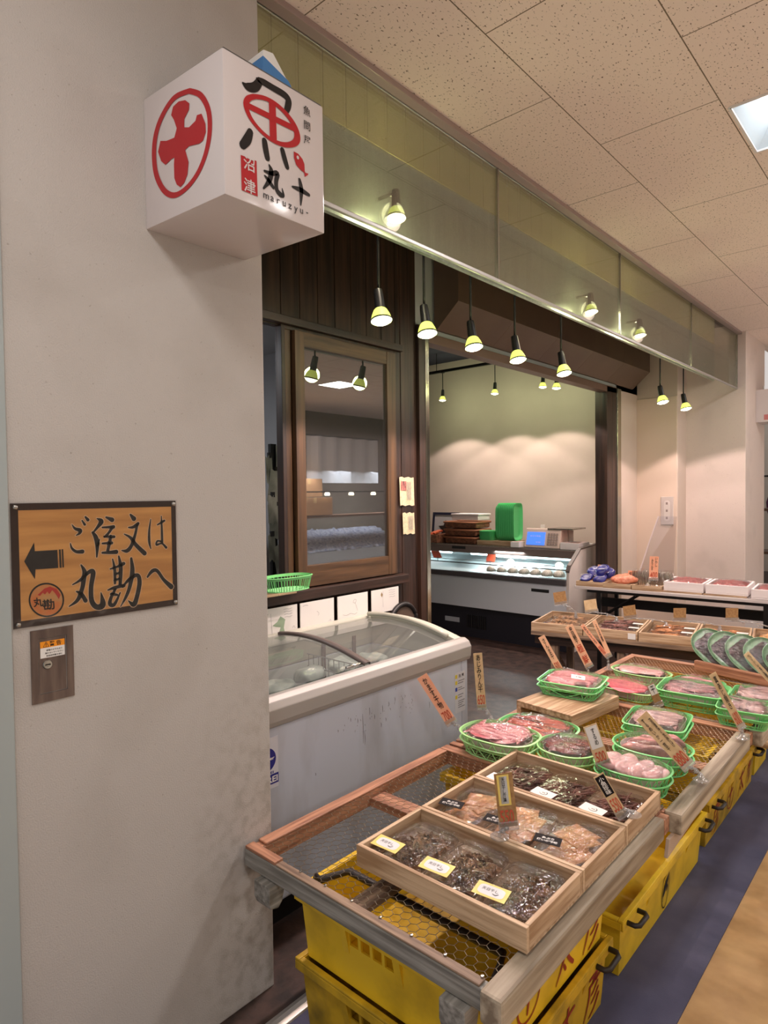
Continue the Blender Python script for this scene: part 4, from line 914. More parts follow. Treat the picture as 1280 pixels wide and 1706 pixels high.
# ================================================================= PRODUCE HELPERS
def fillet_mesh(L_, W_, H_, sd, split=True, tail=True):
    """an opened dried fish: wide flat body, seam down the middle, narrowing to a tail"""
    mb = MB()
    def fn(u, v):
        s_ = 2*v-1
        wd = W_*(math.sin(PI*min(u*1.12, 1)**.75)**.7*.5 if u < .86 else .10)
        if u >= .86: wd = W_*(.09+(.35*(u-.86)/.14 if tail else 0))
        if u == 0: wd = W_*.12
        x = (u-.5)*L_; y = s_*wd
        prof = max(1-s_*s_, 0)**.6
        if split: prof *= (.55+.45*min(abs(s_)*2.4, 1))
        z = H_*.62*prof*(1-u*.55)+.003*noise.noise(Vector((x*40+sd, y*60, sd)))
        return (x, y+.012*math.sin(u*2.6+sd), z+.001)
    mb.grid(22, 13, fn)
    return mb
def rod_fish(mb, L_, r, loc, a, tilt=0, bend=0):
    M = Matrix.Translation(loc) @ Matrix.Rotation(a, 4, 'Z') @ Matrix.Rotation(tilt, 4, 'Y')
    pr = [(-.5, .15), (-.38, .7), (-.2, 1), (.1, .85), (.32, .4), (.42, .18), (.5, .55)]
    mb.tube([(p[0]*L_, bend*L_*(p[0]**2), 0) for p in pr], [p[1]*r for p in pr], 6, M=M, flat=.55)
def crinkle(mb, w_, l_, h_, sd, n=12, amp=.010, fr=30, loc=(0, 0, 0)):
    def fn(u, v):
        x, y = (u-.5)*w_, (v-.5)*l_; e = max(0, 1-(2*abs(u-.5))**4)*max(0, 1-(2*abs(v-.5))**4)
        nz = noise.noise(Vector((x*fr+sd, y*fr, sd)))+.5*noise.noise(Vector((x*fr*2.3+sd, y*fr*2.3, sd+4)))
        return (loc[0]+x+amp*.7*noise.noise(Vector((sd, x*fr, y*fr))), loc[1]+y, max(loc[2]+h_*e+amp*nz*(.4+.6*e), .0015))
    mb.grid(n, n, fn); return mb
def film_dome(w_, l_, h_, sd, e=5, n=20, amp=.004, fr=40):
    """crinkled clear wrap over a pack"""
    mb = MB()
    def fn(u, v):
        r = v; c, s_ = math.cos(2*PI*u), math.sin(2*PI*u); ce, se = math.copysign(abs(c)**(2/e), c), math.copysign(abs(s_)**(2/e), s_)
        x, y = w_*r*ce, l_*r*se; f = max(0, 1-r**4)**.5
        return (x, y, h_*f+amp*f*noise.noise(Vector((x*fr+sd, y*fr, sd))))
    mb.grid(44, n, fn, closed_u=True); return mb
PINKF = mat('pink_fish', (244, 168, 172), .32, rgb2=(176, 84, 96), scale=12, stretch=(1, 5, 1), bump=.15, bscale=40, lo=.42, hi=.60)
ROSEF = mat('rose_fish', (232, 112, 124), .32, rgb2=(206, 72, 92), scale=10, stretch=(1, 4, 1), bump=.12, bscale=40, lo=.42, hi=.60)
PALEF = mat('pale_fish', (238, 190, 186), .32, rgb2=(214, 150, 152), scale=9, stretch=(1, 4, 1), bump=.1, bscale=40, lo=.42, hi=.60)
REDF = mat('red_brown_fish', (196, 84, 70), .28, rgb2=(84, 34, 34), scale=10, stretch=(1, 4, 1), bump=.2, bscale=40, lo=.42, hi=.60)
MAROON = mat('maroon_slices', (132, 54, 48), .25, rgb2=(84, 34, 34), scale=14, bump=.2, bscale=40)
GREYF = mat('mauve_grey_fish', (210, 170, 166), .3, rgb2=(136, 96, 98), scale=10, stretch=(1, 4, 1), bump=.15, bscale=40, lo=.42, hi=.60)
DARKF = mat('dark_silver_fish', (188, 126, 130), .28, rgb2=(72, 48, 56), scale=10, stretch=(1, 4, 1), bump=.2, bscale=40, lo=.42, hi=.60)
SQUID = mat('squid_mauve', (206, 148, 142), .28, rgb2=(128, 72, 70), scale=14, bump=.15, bscale=30)
SQWHITE = mat('squid_white', (244, 206, 206), .28, rgb2=(226, 172, 172), scale=12, bump=.08, bscale=30, sub=.1)
WEED = mat('brown_seaweed', (170, 126, 84), .6, rgb2=(100, 70, 44), scale=40, bump=.3, bscale=90)
SQUIDO = mat('orange_dried_squid', (242, 182, 116), .35, rgb2=(218, 146, 86), scale=12, bump=.3, bscale=50)
SMALLF = mat('small_dark_fish', (156, 104, 94), .32, rgb2=(84, 54, 48), scale=26, bump=.2, bscale=60)
SMALLO = mat('small_tan_fish', (214, 146, 94), .35, rgb2=(150, 100, 64), scale=26, bump=.2, bscale=60)
PLAST = clear('tray_plastic', (.96, .96, .96), .10, .45, .07)

def clear_pack(w_, l_, h_):
    """clear lidded tray: rounded rim, sloping sides, raised lid"""
    mb = MB(); n = 40; o = oval(w_, l_, n, 6); k = .9
    rings = [[(x*k, y*k, .001) for x, y in o], [(x*.96, y*.96, h_*.5) for x, y in o], [(x, y, h_*.5) for x, y in o], [(x, y, h_*.56) for x, y in o], [(x*.94, y*.94, h_*.58) for x, y in o], [(x*.90, y*.90, h_*.95) for x, y in o], [(x*.84, y*.85, h_) for x, y in o]]
    vs = [p for r in rings for p in r]; fs = []
    for a in range(len(rings)-1): fs += [(a*n+i, a*n+(i+1) % n, (a+1)*n+(i+1) % n, (a+1)*n+i) for i in range(n)]
    fs += [tuple(range(n))[::-1]]
    c = len(vs); nn = 9                                     # gently crinkled lid top
    mb.add(vs, fs)
    def fn(u, v):
        r = v; i = int(round(u*n)) % n; x, y = o[i][0]*.84*r, o[i][1]*.85*r
        return (x, y, h_+.0025*noise.noise(Vector((x*60+w_, y*60, l_)))*(1-r))
    mb.grid(n, nn, fn, closed_u=True)
    return mb

# ================================================================= FOLDING TABLE AT THE BACK RIGHT
A3 = math.atan2(.12, 1.45)
t = thing('folding_table', 'long white-topped folding table with black legs before the right pillar', 'table', (-2.50, 5.30, .0065), A3)
TL = 2.1; mb = MB(); mb.box(0, TL, 0, .62, .695, .72); mb.build('tabletop', mat('table_grey', (204, 196, 194), .4), t, bevel=.004)
mb = MB(); mb.box(.10, TL-.1, .04, .07, .668, .694); mb.box(.1, TL-.1, .52, .55, .668, .694); mb.box(.1, TL-.1, .30, .33, .51, .59); mb.build('apron', BLACKM, t)
for x in (.20, 1.45):
    for y in (.06, .54):
        mb = MB(); mb.box(x-.016, x+.016, y-.016, y+.016, 0, .69); mb.build('leg', BLACKM, t)
    mb = MB(); mb.box(x-.012, x+.012, .06, .54, .20, .225); mb.build('stretcher', BLACKM, t)
    for y in (.06, .30): mb = MB(); mb.tube([(x, y, .45), (x+.30, y, .66)], .011, 6); mb.build('brace', BLACKM, t)
def on_t3(x, y, z=.7272): return Matrix.Translation((-2.50, 5.30, z)) @ Matrix.Rotation(A3, 4, 'Z') @ Vector((x, y, 0))
def tray_thing(label, loc, rz, w_, l_, h_, group, m1=None):
    """shallow pine tray: four side boards and a bottom board"""
    t = thing('wooden_tray', label, 'tray', loc, rz, group)
    mb = MB(); mb.box(-w_, w_, -l_, l_, 0, .006); mb.build('bottom_board', pale('x'), t)
    for s_ in (-1, 1):
        mb = MB(); mb.box(-w_, w_, min(s_*l_, s_*(l_-.013)), max(s_*l_, s_*(l_-.013)), .0061, h_); mb.build('side_board', pale('x'), t, bevel=.0015)
        mb = MB(); mb.box(min(s_*w_, s_*(w_-.013)), max(s_*w_, s_*(w_-.013)), -l_+.0131, l_-.0131, .0061, h_); mb.build('end_board', pale('y'), t, bevel=.0015)
    return t
T3T = [(.125, 'under the blue bags, left end of the folding table'), (.36, 'under the orange shrimp pack on the folding table'), (.60, 'under the grey-green fish packs on the folding table')]
for x, s_ in T3T: tray_thing('low wooden tray '+s_, on_t3(x, .2), A3, .117, .18, .04, 'trays on the folding table')
BLUEB = mat('blue_bag', (52, 56, 148), .3, rgb2=(30, 32, 104), scale=18, bump=.3, bscale=40)
random.seed(11)
for k, (x, y, z, a, s_) in enumerate(((.07, .11, .060, .1, 'at the front left'), (.19, .10, .060, -.1, 'second, flat in front'), (.09, .24, .105, .3, 'standing up behind'), (.22, .25, .10, .2, 'piled behind the flat one'), (.20, .15, .135, -.2, 'topmost of the pile'))):
    o = bag_mesh(.056, .072, .028, k*5.3).build('blue_food_bag', BLUEB, None, smooth=True); o.location = on_t3(x, y, .7272+z); o.rotation_euler = (.5 if z > .06 else .15, 0, a)
    tag(o, 'shiny dark blue food bag on the folding table, '+s_, 'food bag', 'blue bags on the folding table')
    ring_ = MB().tube([(.045*math.cos(q*PI/12), .028+.03*math.sin(q*PI/12)-.03, .031) for q in range(24)], .0016, 4, closed=True).build('white_print', PAPER, o)
o = bag_mesh(.115, .10, .036, 77).build('shrimp_pack', mat('shrimp_orange', (236, 160, 130), .35, rgb2=(214, 122, 92), scale=40, bump=.6, bscale=90), None, smooth=True)
o.location = on_t3(.385, .15, .795); o.rotation_euler = (.1, 0, 0); tag(o, 'pale orange pack of small shrimps in front of the small orange tag', 'shrimp pack')
for k in range(6):
    x = .50+k*.042
    mb = MB(); mb.box(-.018, .018, -.08, .08, 0, .15)
    t = thing('dried_fish_pack', 'grey-green dried fish pack, %s in the leaning row on the folding table' % ('first', 'second', 'third', 'fourth', 'fifth', 'last')[k], 'fish pack', on_t3(x, .16, .742), A3+1.4, 'leaning fish packs on the folding table')
    mb = MB()
    for q in range(9): rod_fish(mb, .13, .0105, (0, -.055+q*.0145, .07), 1.57*0+.0, 1.35, .1)
    mb.build('fish', mat('silver_green_fish', (156, 150, 128), .3, rgb2=(110, 78, 72), scale=30), t, smooth=True, rot=(0, .35, 0))
    mb = film_dome(.085, .075, .010, k, n=8, amp=.002); mb.build('film', FILMW, t, smooth=True, rot=(0, -PI/2+.35, 0), loc=(.014, 0, .066))
PINKS = [('raspberry', mat('pink_flakes', (206, 116, 116), .4, rgb2=(160, 78, 80), scale=40, bump=.6, bscale=80))]
for k, (x, s_) in enumerate(((.875, 'first from the tall orange tag'), (1.185, 'second from the tall orange tag'), (1.505, 'third from the tall orange tag, dark fish beside'))):
    t = thing('foam_tray', 'white foam tray of pink fish, '+s_, 'foam tray', on_t3(x, .24 if k < 2 else .20, 0.7375 if k < 2 else .7282), A3, 'foam trays on the folding table')
    w_, l_, h_ = .148, .19, .075
    mb = MB(); mb.box(-w_, w_, -l_, l_, 0, .012); mb.box(-w_, w_, -l_, -l_+.016, .012, h_); mb.box(-w_, w_, l_-.016, l_, .012, h_); mb.box(-w_, -w_+.016, -l_+.016, l_-.016, .012, h_); mb.box(w_-.016, w_, -l_+.016, l_-.016, .012, h_); mb.build('shell', STYRO, t, bevel=.004)
    mb = MB(); crinkle(mb, .25, .33, .03, k*7, 22, .012, 40, (0, 0, .056)); mb.build('pink_fish', PINKS[0][1], t, smooth=True)
    mb = film_dome(.128, .17, .030, k*3+50, e=7); mb.build('film', FILMW, t, smooth=True, loc=(0, 0, .062))
    if k < 2:
        mb = MB(); mb.box(-.16, .14, -.2, .2, -.0095, -.0005); o = mb.build('thin_board', pale('x')); o.location = t.location; o.rotation_euler = (0, 0, A3); tag(o, 'thin wooden board under the %s foam tray of pink fish' % ('first', 'second')[k], 'board')
t = thing('clear_sheet', 'clear plastic sheet standing at the back of the folding table', 'plastic sheet', (-2.02, 5.95, .722), 0)
mb = MB(); mb.add([(-.16, -.05, 0), (.16, -.05, 0), (.17, .02, .6), (.02, 0, .6)], [(0, 1, 2, 3)]); mb.build('sheet', clear('clear_sheet_plastic', (.95, .93, .94), .1, .4, .10), t, solid=.004)
mb = MB(); mb.tube([(-.16, -.05, 0), (-.06, -.03, .34), (.02, 0, .6)], .006, 6); mb.build('folded_edge', mat('pale_sheet_edge', (236, 222, 224), .2), t)  # pale tube along the sheet's slanting edge

# wall controller on the pale slab of the stub wall
t = thing('wall_switch', 'pale oblong wall controller with three buttons on the pale wall slab', 'switch', (-2.227, 6.886, 1.20))
mb = MB(); mb.box(-.062, .062, -.014, 0, 0, .29); mb.build('plate', mat('switch_plate', (206, 196, 192), .4), t, bevel=.006)
mb = MB(); mb.add([(.03*math.cos(k*PI/8), -.0155, .145+.03*math.sin(k*PI/8)+(.075 if math.sin(k*PI/8) > 0 else -.075 if math.sin(k*PI/8) < 0 else 0)) for k in range(16)], [tuple(range(16))]); mb.build('button_strip', mat('switch_strip', (222, 214, 210), .35), t, solid=.003)
for z in (.07, .145, .22): mb = MB(); mb.box(-.009, .009, -.019, -.0165, z-.012, z+.012); mb.build('button', mat('key_grey', (0, 0, 0)), t)

# neighbouring shop, glimpsed past the right pillar
t = thing('neighbour_sign', 'white cube sign with black writing on the far right pillar', 'sign', (-1.57, 7.75, 2.25))
mb = MB(); mb.box(0, .30, -.16, .16, 0, .335); mb.build('box', ACRYL, t, bevel=.004)
lettering('ネ', SIGNBLACK, t, (.20, -.1612, .255), FY, fit=(.10, .08), bold=.03); lettering('人', SIGNBLACK, t, (.21, -.1612, .12), FY, fit=(.10, .08), bold=.03)
mb = MB(); mb.box(.075, .20, -.1612, -.1608, .02, .075); mb.build('red_stamp', mat('stamp_red', (196, 120, 120), .5), t)
mb = MB(); mb.tube([(.04, 0, .335), (.04, 0, .39)], .006, 6); mb.build('bracket', STEEL, t)
t = thing('clothes_rack', 'dark purple clothes hanging on a rack beyond the right pillar', 'clothes', (-1.62, 9.6, .0065))
for k in range(5):
    mb = MB(); mb.grid(6, 8, lambda u, v, k=k: (-.2+k*.1+.03*math.sin(v*9), -.05+u*.1+.02*math.sin(u*9+k), .95+v*.75)); mb.build('garment', mat('plum_cloth', (104, 46, 84), .85) if k % 2 else mat('plum_cloth2', (84, 40, 70), .85), t, solid=.01, smooth=True)
mb = MB(); mb.tube([(-.4, 0, 1.72), (.4, 0, 1.72)], .012, 8); mb.tube([(-.4, 0, 0), (-.4, 0, 1.72)], .012, 8); mb.tube([(.4, 0, 0), (.4, 0, 1.72)], .012, 8); mb.build('rail', BLACKM, t)
t = thing('goods_shelf', 'dark shelf of goods beyond the right pillar at the frame edge', 'shelf', (-1.7, 9.2, .0065))
for z in (.1, .75, 1.28): mb = MB(); mb.box(-.3, .35, -.2, .2, z, z+.03); mb.build('shelf_board', mat('shelf_brown', (92, 64, 46), .5), t)
for x in (-.3, .33): mb = MB(); mb.box(x, x+.02, -.2, .2, 0, 1.3); mb.build('side_panel', mat('shelf_brown', (0, 0, 0)), t)
# ================================================================= FRONT DISPLAY: WIRE-TOPPED WOODEN FRAMES ON CRATES
NET = mat('galvanised_wire', (146, 132, 112), .45, metal=.5)
def hexnet(mb, x0, x1, y0, y1, z, c, r=.00085):
    """hexagonal netting: every wire a thin three-sided tube, sagging slightly"""
    hx = c; hy = c*.87; seen = set()
    def zz(x, y): return z-.006*math.sin(PI*(x-x0)/(x1-x0))*math.sin(PI*(y-y0)/(y1-y0))+.0012*noise.noise(Vector((x*9, y*9, 1)))
    rows = int((y1-y0)/hy)+1; cols = int((x1-x0)/hx)+1
    for j in range(rows):
        for i in range(cols):
            cx_ = x0+(i+.5*(j % 2))*hx; cy_ = y0+j*hy
            P = [(cx_+hx*.577*math.sin(k*PI/3), cy_+hx*.577*math.cos(k*PI/3)) for k in range(6)]
            for k in range(3):
                a, b = P[k], P[k+1]
                a = (min(max(a[0], x0), x1), min(max(a[1], y0), y1)); b = (min(max(b[0], x0), x1), min(max(b[1], y0), y1))
                if abs(a[0]-b[0])+abs(a[1]-b[1]) < .004: continue
                j1 = (noise.noise(Vector((a[0]*60, a[1]*60, 0)))*.003, noise.noise(Vector((b[0]*60, b[1]*60, 0)))*.003)
                mb.tube([(a[0]+j1[0], a[1], zz(*a)), (b[0]+j1[1], b[1], zz(*b))], r, 3)
def frame(label, x0, x1, y0, y1, cell, front=GREY):
    t = thing('wire_topped_table', label, 'table', (x0, y0, .44), 0, 'wire-topped display frames')
    w_, l_ = x1-x0, y1-y0; a = .055
    fm = lambda ax: wood('pinkish_wood', (188, 138, 108), (140, 96, 74), ax)
    mb = MB(); mb.box(0, w_-a-.0005, 0, .030, 0, .052); mb.build('end_rail', greyw('x') if front is GREY else fm('x'), t, bevel=.004)
    mb = MB(); mb.box(.004, w_*.16, .001, .032, .0525, .062); mb.build('cover_lath', wood('pinkish_wood', (0, 0, 0), (0, 0, 0), 'x'), t, bevel=.002)
    mb = MB(); mb.box(w_*.163, w_*.93, .001, .026, .0525, .058); mb.build('cover_lath', old('x'), t, bevel=.002)
    mb = MB(); mb.box(0, w_, l_-.045, l_, 0, .052); mb.build('end_rail', fm('x'), t, bevel=.004)
    mb = MB(); mb.box(.004, w_*.5, l_-.05, l_-.002, .0525, .060); mb.box(w_*.505, w_*.97, l_-.05, l_-.002, .0525, .060); mb.build('cover_lath', fm('x'), t, bevel=.002)
    mb = MB(); mb.box(0, .04, .0305, l_-.0455, 0, .052); mb.box(.0, .042, .052, l_-.052, .0525, .060); mb.build('side_rail', fm('y'), t, bevel=.004)
    mb = MB(); mb.box(w_-a, w_, -.012 if front is GREY else 0, l_-.0455, -.012, .058); mb.build('side_rail', wood('old_beam', (186, 174, 154), (124, 110, 92), 'y', fine=26), t, bevel=.008)
    mb = MB(); mb.box(.04, w_-a, l_*.5, l_*.5+.07, 0, .03); mb.build('batten', fm('x'), t, bevel=.003)
    mb = MB(); mb.box(w_*.42, w_*.42+.06, .0305, l_*.5, .0, .018); mb.build('batten', old('y'), t, bevel=.003)
    ya = -.022 if front is GREY else .0
    for x in ((.075, w_-.155) if front is GREY else ()):
        mb = MB(); mb.prism([(-.022, -.002), (-.022, -.05), (-.012, -.068)] if 0 else [(ya, -.002), (ya, -.05), (ya+.006, -.068), (.012, -.075), (.026, -.06), (.034, -.03), (.04, -.026), (.04, -.002)], x, x+.07, 'yz'); mb.build('bearer', old('y') if front is not GREY else greyw('y'), t, bevel=.004)
    mb = MB(); hexnet(mb, .035, w_-.05, .03, l_-.03, .0535, cell); mb.build('wire_netting', NET, t)
    mb = MB()
    for k in range(9): mb.lathe([(0, .062), (.004, .0615), (.0045, .0602)], 8, M=Matrix.Translation((.03+k*(w_-.1)/8, .025, 0)))
    mb.build('nail', STEEL, t)
    return t
frame('nearest wire-topped wooden display frame, touching the plaster pillar', -1.588, -.69, 1.13, 2.155, .028)
frame('middle wire-topped display frame carrying green fish baskets', -1.585, -.655, 2.165, 3.14, .021, 0)
frame('farthest wire-topped display frame under the leaning green plates', -1.565, -.62, 3.15, 4.14, .021, 0)

# --- yellow crates
def make_crate(name, label, hx, hy, h, loc, rz=0, m=YELLOW, marks=None, bails='hooks'):
    t = thing('fish_crate', label, 'crate', loc, rz, 'yellow fish crates under the display')
    k = .955; th = .006
    mb = MB()
    def wall(p0, p1, q0, q1, holes=()):
        """tapered wall from base edge p0-p1 up to rim edge q0-q1, with square openings (u0,u1,v0,v1)"""
        p0, p1, q0, q1 = map(Vector, (p0, p1, q0, q1)); nrm = (p1-p0).cross(q0-p0).normalized()
        def pt(u, v): return (p0.lerp(p1, u)).lerp(q0.lerp(q1, u), v)
        us = sorted({0, 1, *[h_[0] for h_ in holes], *[h_[1] for h_ in holes]}); vs_ = sorted({0, 1, *[h_[2] for h_ in holes], *[h_[3] for h_ in holes]})
        for a, b in zip(us, us[1:]):
            for c, d in zip(vs_, vs_[1:]):
                if any(h_[0] <= a and b <= h_[1] and h_[2] <= c and d <= h_[3] for h_ in holes): continue
                P = [pt(a, c), pt(b, c), pt(b, d), pt(a, d)]; Q = [p-nrm*th for p in P]
                mb.add(P+Q, [(0, 1, 2, 3), (7, 6, 5, 4), (0, 4, 5, 1), (1, 5, 6, 2), (2, 6, 7, 3), (3, 7, 4, 0)])
    B = [(-hx*k, -hy*k, 0), (hx*k, -hy*k, 0), (hx*k, hy*k, 0), (-hx*k, hy*k, 0)]; T = [(-hx, -hy, h), (hx, -hy, h), (hx, hy, h), (-hx, hy, h)]
    hs = [(.30+.068*i, .352+.068*i, .60, .80) for i in range(4)]
    wall(B[0], B[1], T[0], T[1], hs); wall(B[1], B[2], T[1], T[2]); wall(B[2], B[3], T[2], T[3], hs); wall(B[3], B[0], T[3], T[0])
    mb.box(-hx*k, hx*k, -hy*k, hy*k, 0, .007); mb.build('body', m, t)
    mb = MB(); u0, u1 = -hx*.42, hx*.14; yb = -hy*.975+.01; mb.box(u0, u1, yb+.026, yb+.03, h*.56, h*.84); mb.box(u0, u1, yb, yb+.026, h*.56, h*.575); mb.box(u0, u1, yb, yb+.026, h*.825, h*.84); mb.box(u0-.004, u0, yb, yb+.03, h*.56, h*.84); mb.box(u1, u1+.004, yb, yb+.03, h*.56, h*.84)
    mb.build('hand_grip', m, t)
    mb = MB(); ov = .014; d = .030
    for sx in (-1, 1):
        mb.box(min(sx*(hx-.004), sx*(hx+ov)), max(sx*(hx-.004), sx*(hx+ov)), -hy-ov, hy+ov, h-.004, h+.004); mb.box(min(sx*(hx+ov-.006), sx*(hx+ov)), max(sx*(hx+ov-.006), sx*(hx+ov)), -hy-ov, hy+ov, h-d, h-.004)
        mb.box(-hx+.004, hx-.004, min(sx*(hy-.004), sx*(hy+ov)), max(sx*(hy-.004), sx*(hy+ov)), h-.004, h+.004); mb.box(-hx-ov+.006, hx+ov-.006, min(sx*(hy+ov-.006), sx*(hy+ov)), max(sx*(hy+ov-.006), sx*(hy+ov)), h-d, h-.004)
    mb.build('rim', YELLOWD if m is YELLOWD else m, t, bevel=.003)
    for u in (-.42, -.02, .55):                       # stiffening ribs tapering down the wall
        mb = MB(); mb.prism([(hx+ov-.004, h-d), (hx-.004, h-d), (hx*(k+.55*(1-k))-.002, h*.55)], hy*u-.012, hy*u+.012, 'xz'); mb.build('rib', m, t)
    for u in (-.44, .16): mb = MB(); mb.prism([(-(hy+ov-.004), h-d), (-(hy-.004), h-d), (-(hy*(k+.45*(1-k))), h*.45)], hx*u-.012, hx*u+.012, 'yz'); mb.build('rib', m, t)
    if bails == 'hooks':
        for sy in (-1, 1):
            y = sy*(hy-.02); mb = MB(); mb.tube([(hx+ov-.003, y, h-.014), (hx+ov+.024, y, h-.014), (hx+ov+.034, y-sy*.012, h-.015), (hx+ov+.034, y-sy*.075, h-.017), (hx+ov+.024, y-sy*.087, h-.018), (hx+ov-.003, y-sy*.087, h-.018)], .008, 8); mb.build('handle', mat('dark_handle', (40, 34, 32), .5), t, smooth=True)
    elif bails:
        for sy in (-1, 1):
            y = sy*(hy-.06); yy = sy*(hy-.23)
            mb = MB(); mb.tube([(-hx-.002, y, h+.006), (-hx+.02, y+sy*.0, h+.006), (-hx+.05, yy+sy*.08, h+.002), (hx-.05, yy+sy*.08, h+.002), (hx-.02, y, h+.006), (hx+ov-.004, y, h+.004)], .011, 8)
            mb.build('bail_handle', mat('dark_handle', (40, 34, 32), .5), t, smooth=True)
    if marks:
        tilt = math.atan2(hx*(1-k), h); zc = h*.44; x = hx*(k+(1-k)*.44)+.0022
        R = (Matrix.Rotation(tilt, 4, 'Y') @ Euler(FX).to_matrix().to_4x4())
        for ch, y0, s_ in marks[1]:
            mb = MB()
            for st in ch: stroke(mb, [(y0+(p[0]-.5)*s_, (p[1]-.5)*s_*1.1, p[2]*s_) for p in st])
            o = mb.build('painted_mark', marks[0], t); o.matrix_local = Matrix.Translation((x, 0, zc)) @ R
    return t
JU = [[(.5+.48*math.cos(a*PI/10), .5+.48*math.sin(a*PI/10), .05) for a in range(3, 21)], [(.22, .52, .07), (.5, .6, .08), (.78, .68, .07)], [(.52, .86, .07), (.5, .5, .08), (.46, .18, .06)]]
TA = [[(.18, .66, .07), (.5, .7, .08), (.86, .76, .08)], [(.56, .98, .07), (.5, .6, .09), (.34, .3, .07), (.1, .02, .04)], [(.52, .58, .06), (.68, .34, .10), (.92, .12, .10)], [(.46, .28, .07), (.54, .16, .09)]]
HI = [[(.56, 1.0, .07), (.6, .9, .07)], [(.26, .82, .06), (.56, .86, .07), (.86, .9, .07)], [(.4, .82, .06), (.62, .68, .06)], [(.74, .86, .06), (.4, .68, .06)], [(.26, .66, .07), (.6, .7, .07), (.9, .74, .06)], [(.28, .66, .07), (.26, .4, .07), (.06, .02, .04)], [(.7, .6, .07), (.52, .48, .06), (.38, .44, .04)], [(.76, .44, .07), (.56, .3, .06), (.4, .26, .04)], [(.8, .28, .08), (.6, .08, .06), (.34, -.02, .04)]]
BIRD = [[(.5+.30*math.cos(a*PI/10), .5+.55*math.sin(a*PI/10), .035) for a in range(21)], [(.6, .98, .05), (.62, .78, .16), (.5, .6, .2), (.42, .46, .12), (.3, .3, .03)], [(.5, .66, .05), (.66, .5, .08), (.58, .4, .04)], [(.3, .2, .02), (.34, .5, .05), (.44, .66, .06)]]
WR = (DARKRED, [(JU, -.13, .115), (TA, .07, .12), (HI, .245, .13)])
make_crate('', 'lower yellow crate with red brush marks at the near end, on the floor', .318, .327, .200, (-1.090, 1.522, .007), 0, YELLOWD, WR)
make_crate('', 'upper yellow crate with red brush marks at the near end, stacked', .318, .325, .200, (-1.090, 1.52, .2115), 0, YELLOW, WR, True)
make_crate('', 'open yellow crate with black oval bird mark, second stack on the blue carpet', .345, .44, .200, (-1.12, 2.40, .007), 0, YELLOW, (INK, [(BIRD, .0, .12)]))
make_crate('', 'upper yellow crate set back behind the black bird mark crate', .28, .28, .20, (-1.265, 2.36, .2115), 0, YELLOW, None, False)
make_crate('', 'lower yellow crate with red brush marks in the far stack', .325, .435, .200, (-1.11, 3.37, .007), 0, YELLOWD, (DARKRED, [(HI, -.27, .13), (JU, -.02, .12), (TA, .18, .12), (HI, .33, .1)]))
make_crate('', 'upper yellow crate of the far stack under the middle frame', .315, .42, .20, (-1.11, 3.35, .2115), 0, YELLOW, (DARKRED, [(JU, .20, .1), (TA, -.1, .1)]))
make_crate('', 'last yellow crate under the far end of the display', .33, .15, .20, (-1.12, 4.02, .007), 0, YELLOW)
make_crate('', 'crate on the last yellow crate, carrying the far frame', .31, .14, .20, (-1.12, 4.02, .2115), 0, YELLOW, None, False)
o = MB().box(-.09, .0, -.05, .05, 0, .024).build('wooden_wedge', pale('x'), bevel=.004); o.location = (-.69, 3.80, .212); tag(o, 'small wooden wedge lying on the far yellow crate rim', 'wedge')
o = MB().prism([(0, 0), (.30, .02), (.31, .05), (.02, .055)], 0, .012, 'yz').build('plastic_offcut', mat('torn_plastic', (196, 176, 160), .4, alpha=.75), bevel=.002); o.location = (-.690, 2.10, .375); tag(o, 'torn strip of clear plastic hanging from the near frame beam', 'plastic strip')

# --- three pine trays of packed goods on the near frame
TZ = .5065; TY = (1.413, 1.706, 2.0); TXc = -.983
tn = ['pine tray of seaweed packs, nearest the camera', 'pine tray of orange dried squid packs, middle of three', 'pine tray of small dark fish packs, by the green baskets']
for y, s_ in zip(TY, tn): tray_thing(s_, (TXc, y, TZ), 0, .268, .145, .060, 'pine trays on the near frame')
pos3 = ('left', 'middle', 'right')
YLAB = mat('yellow_label', (232, 206, 110), .5); BLAB = mat('black_label', (26, 22, 24), .75, spec=.2)
def pack_label(t, kind, loc, rz, k):
    w_, h_ = {'yellow': (.043, .026), 'black': (.038, .021), 'white': (.038, .023)}[kind]
    lab = {'yellow': YLAB, 'black': BLAB, 'white': PAPER}[kind]
    mb = MB(); mb.box(-w_, w_, -h_, h_, 0, .0008); o = mb.build('label', lab, t); o.location = loc; o.rotation_euler = (.05, .04, rz); o['label'] = kind+' printed label'
    if kind == 'yellow':
        mb = MB(); poly(mb, [p for p in oval(.034, .019, 28, 4)]); q = mb.build('label_panel', mat('label_grey_white', (214, 216, 220), .5), o); q.location = (0, 0, .0011)
        lettering('天日干し', INK, o, (-.004, .003, .0014), size=.011, fit=(.042, .011), bold=.01)
        mb = MB(); stroke(mb, [(.006, -.008, .002), (.014, -.010, .003), (.02, -.004, .002)]); q = mb.build('label_mark', INK, o); q.location = (0, 0, .0014)
    elif kind == 'black':
        lettering('あぶり', PAPER, o, (0, .006, .0012), size=.012, fit=(.034, .010), bold=.02); lettering('焼いか珍味', PAPER, o, (0, -.007, .0012), size=.012, fit=(.058, .011), bold=.02)
    else:
        mb = MB(); stroke(mb, [(.0+.013*math.cos(a), .0+.0105*math.sin(a), .0005+.0022*max(0, math.sin((a-3.4)*.62))) for a in [3.2+.32*i for i in range(14)]]); q = mb.build('label_mark', INK, o); q.location = (0, 0, .0012)
        lettering('沼津', INK, o, (0, .001, .0014), size=.008, fit=(.012, .006), bold=.01)
    return o
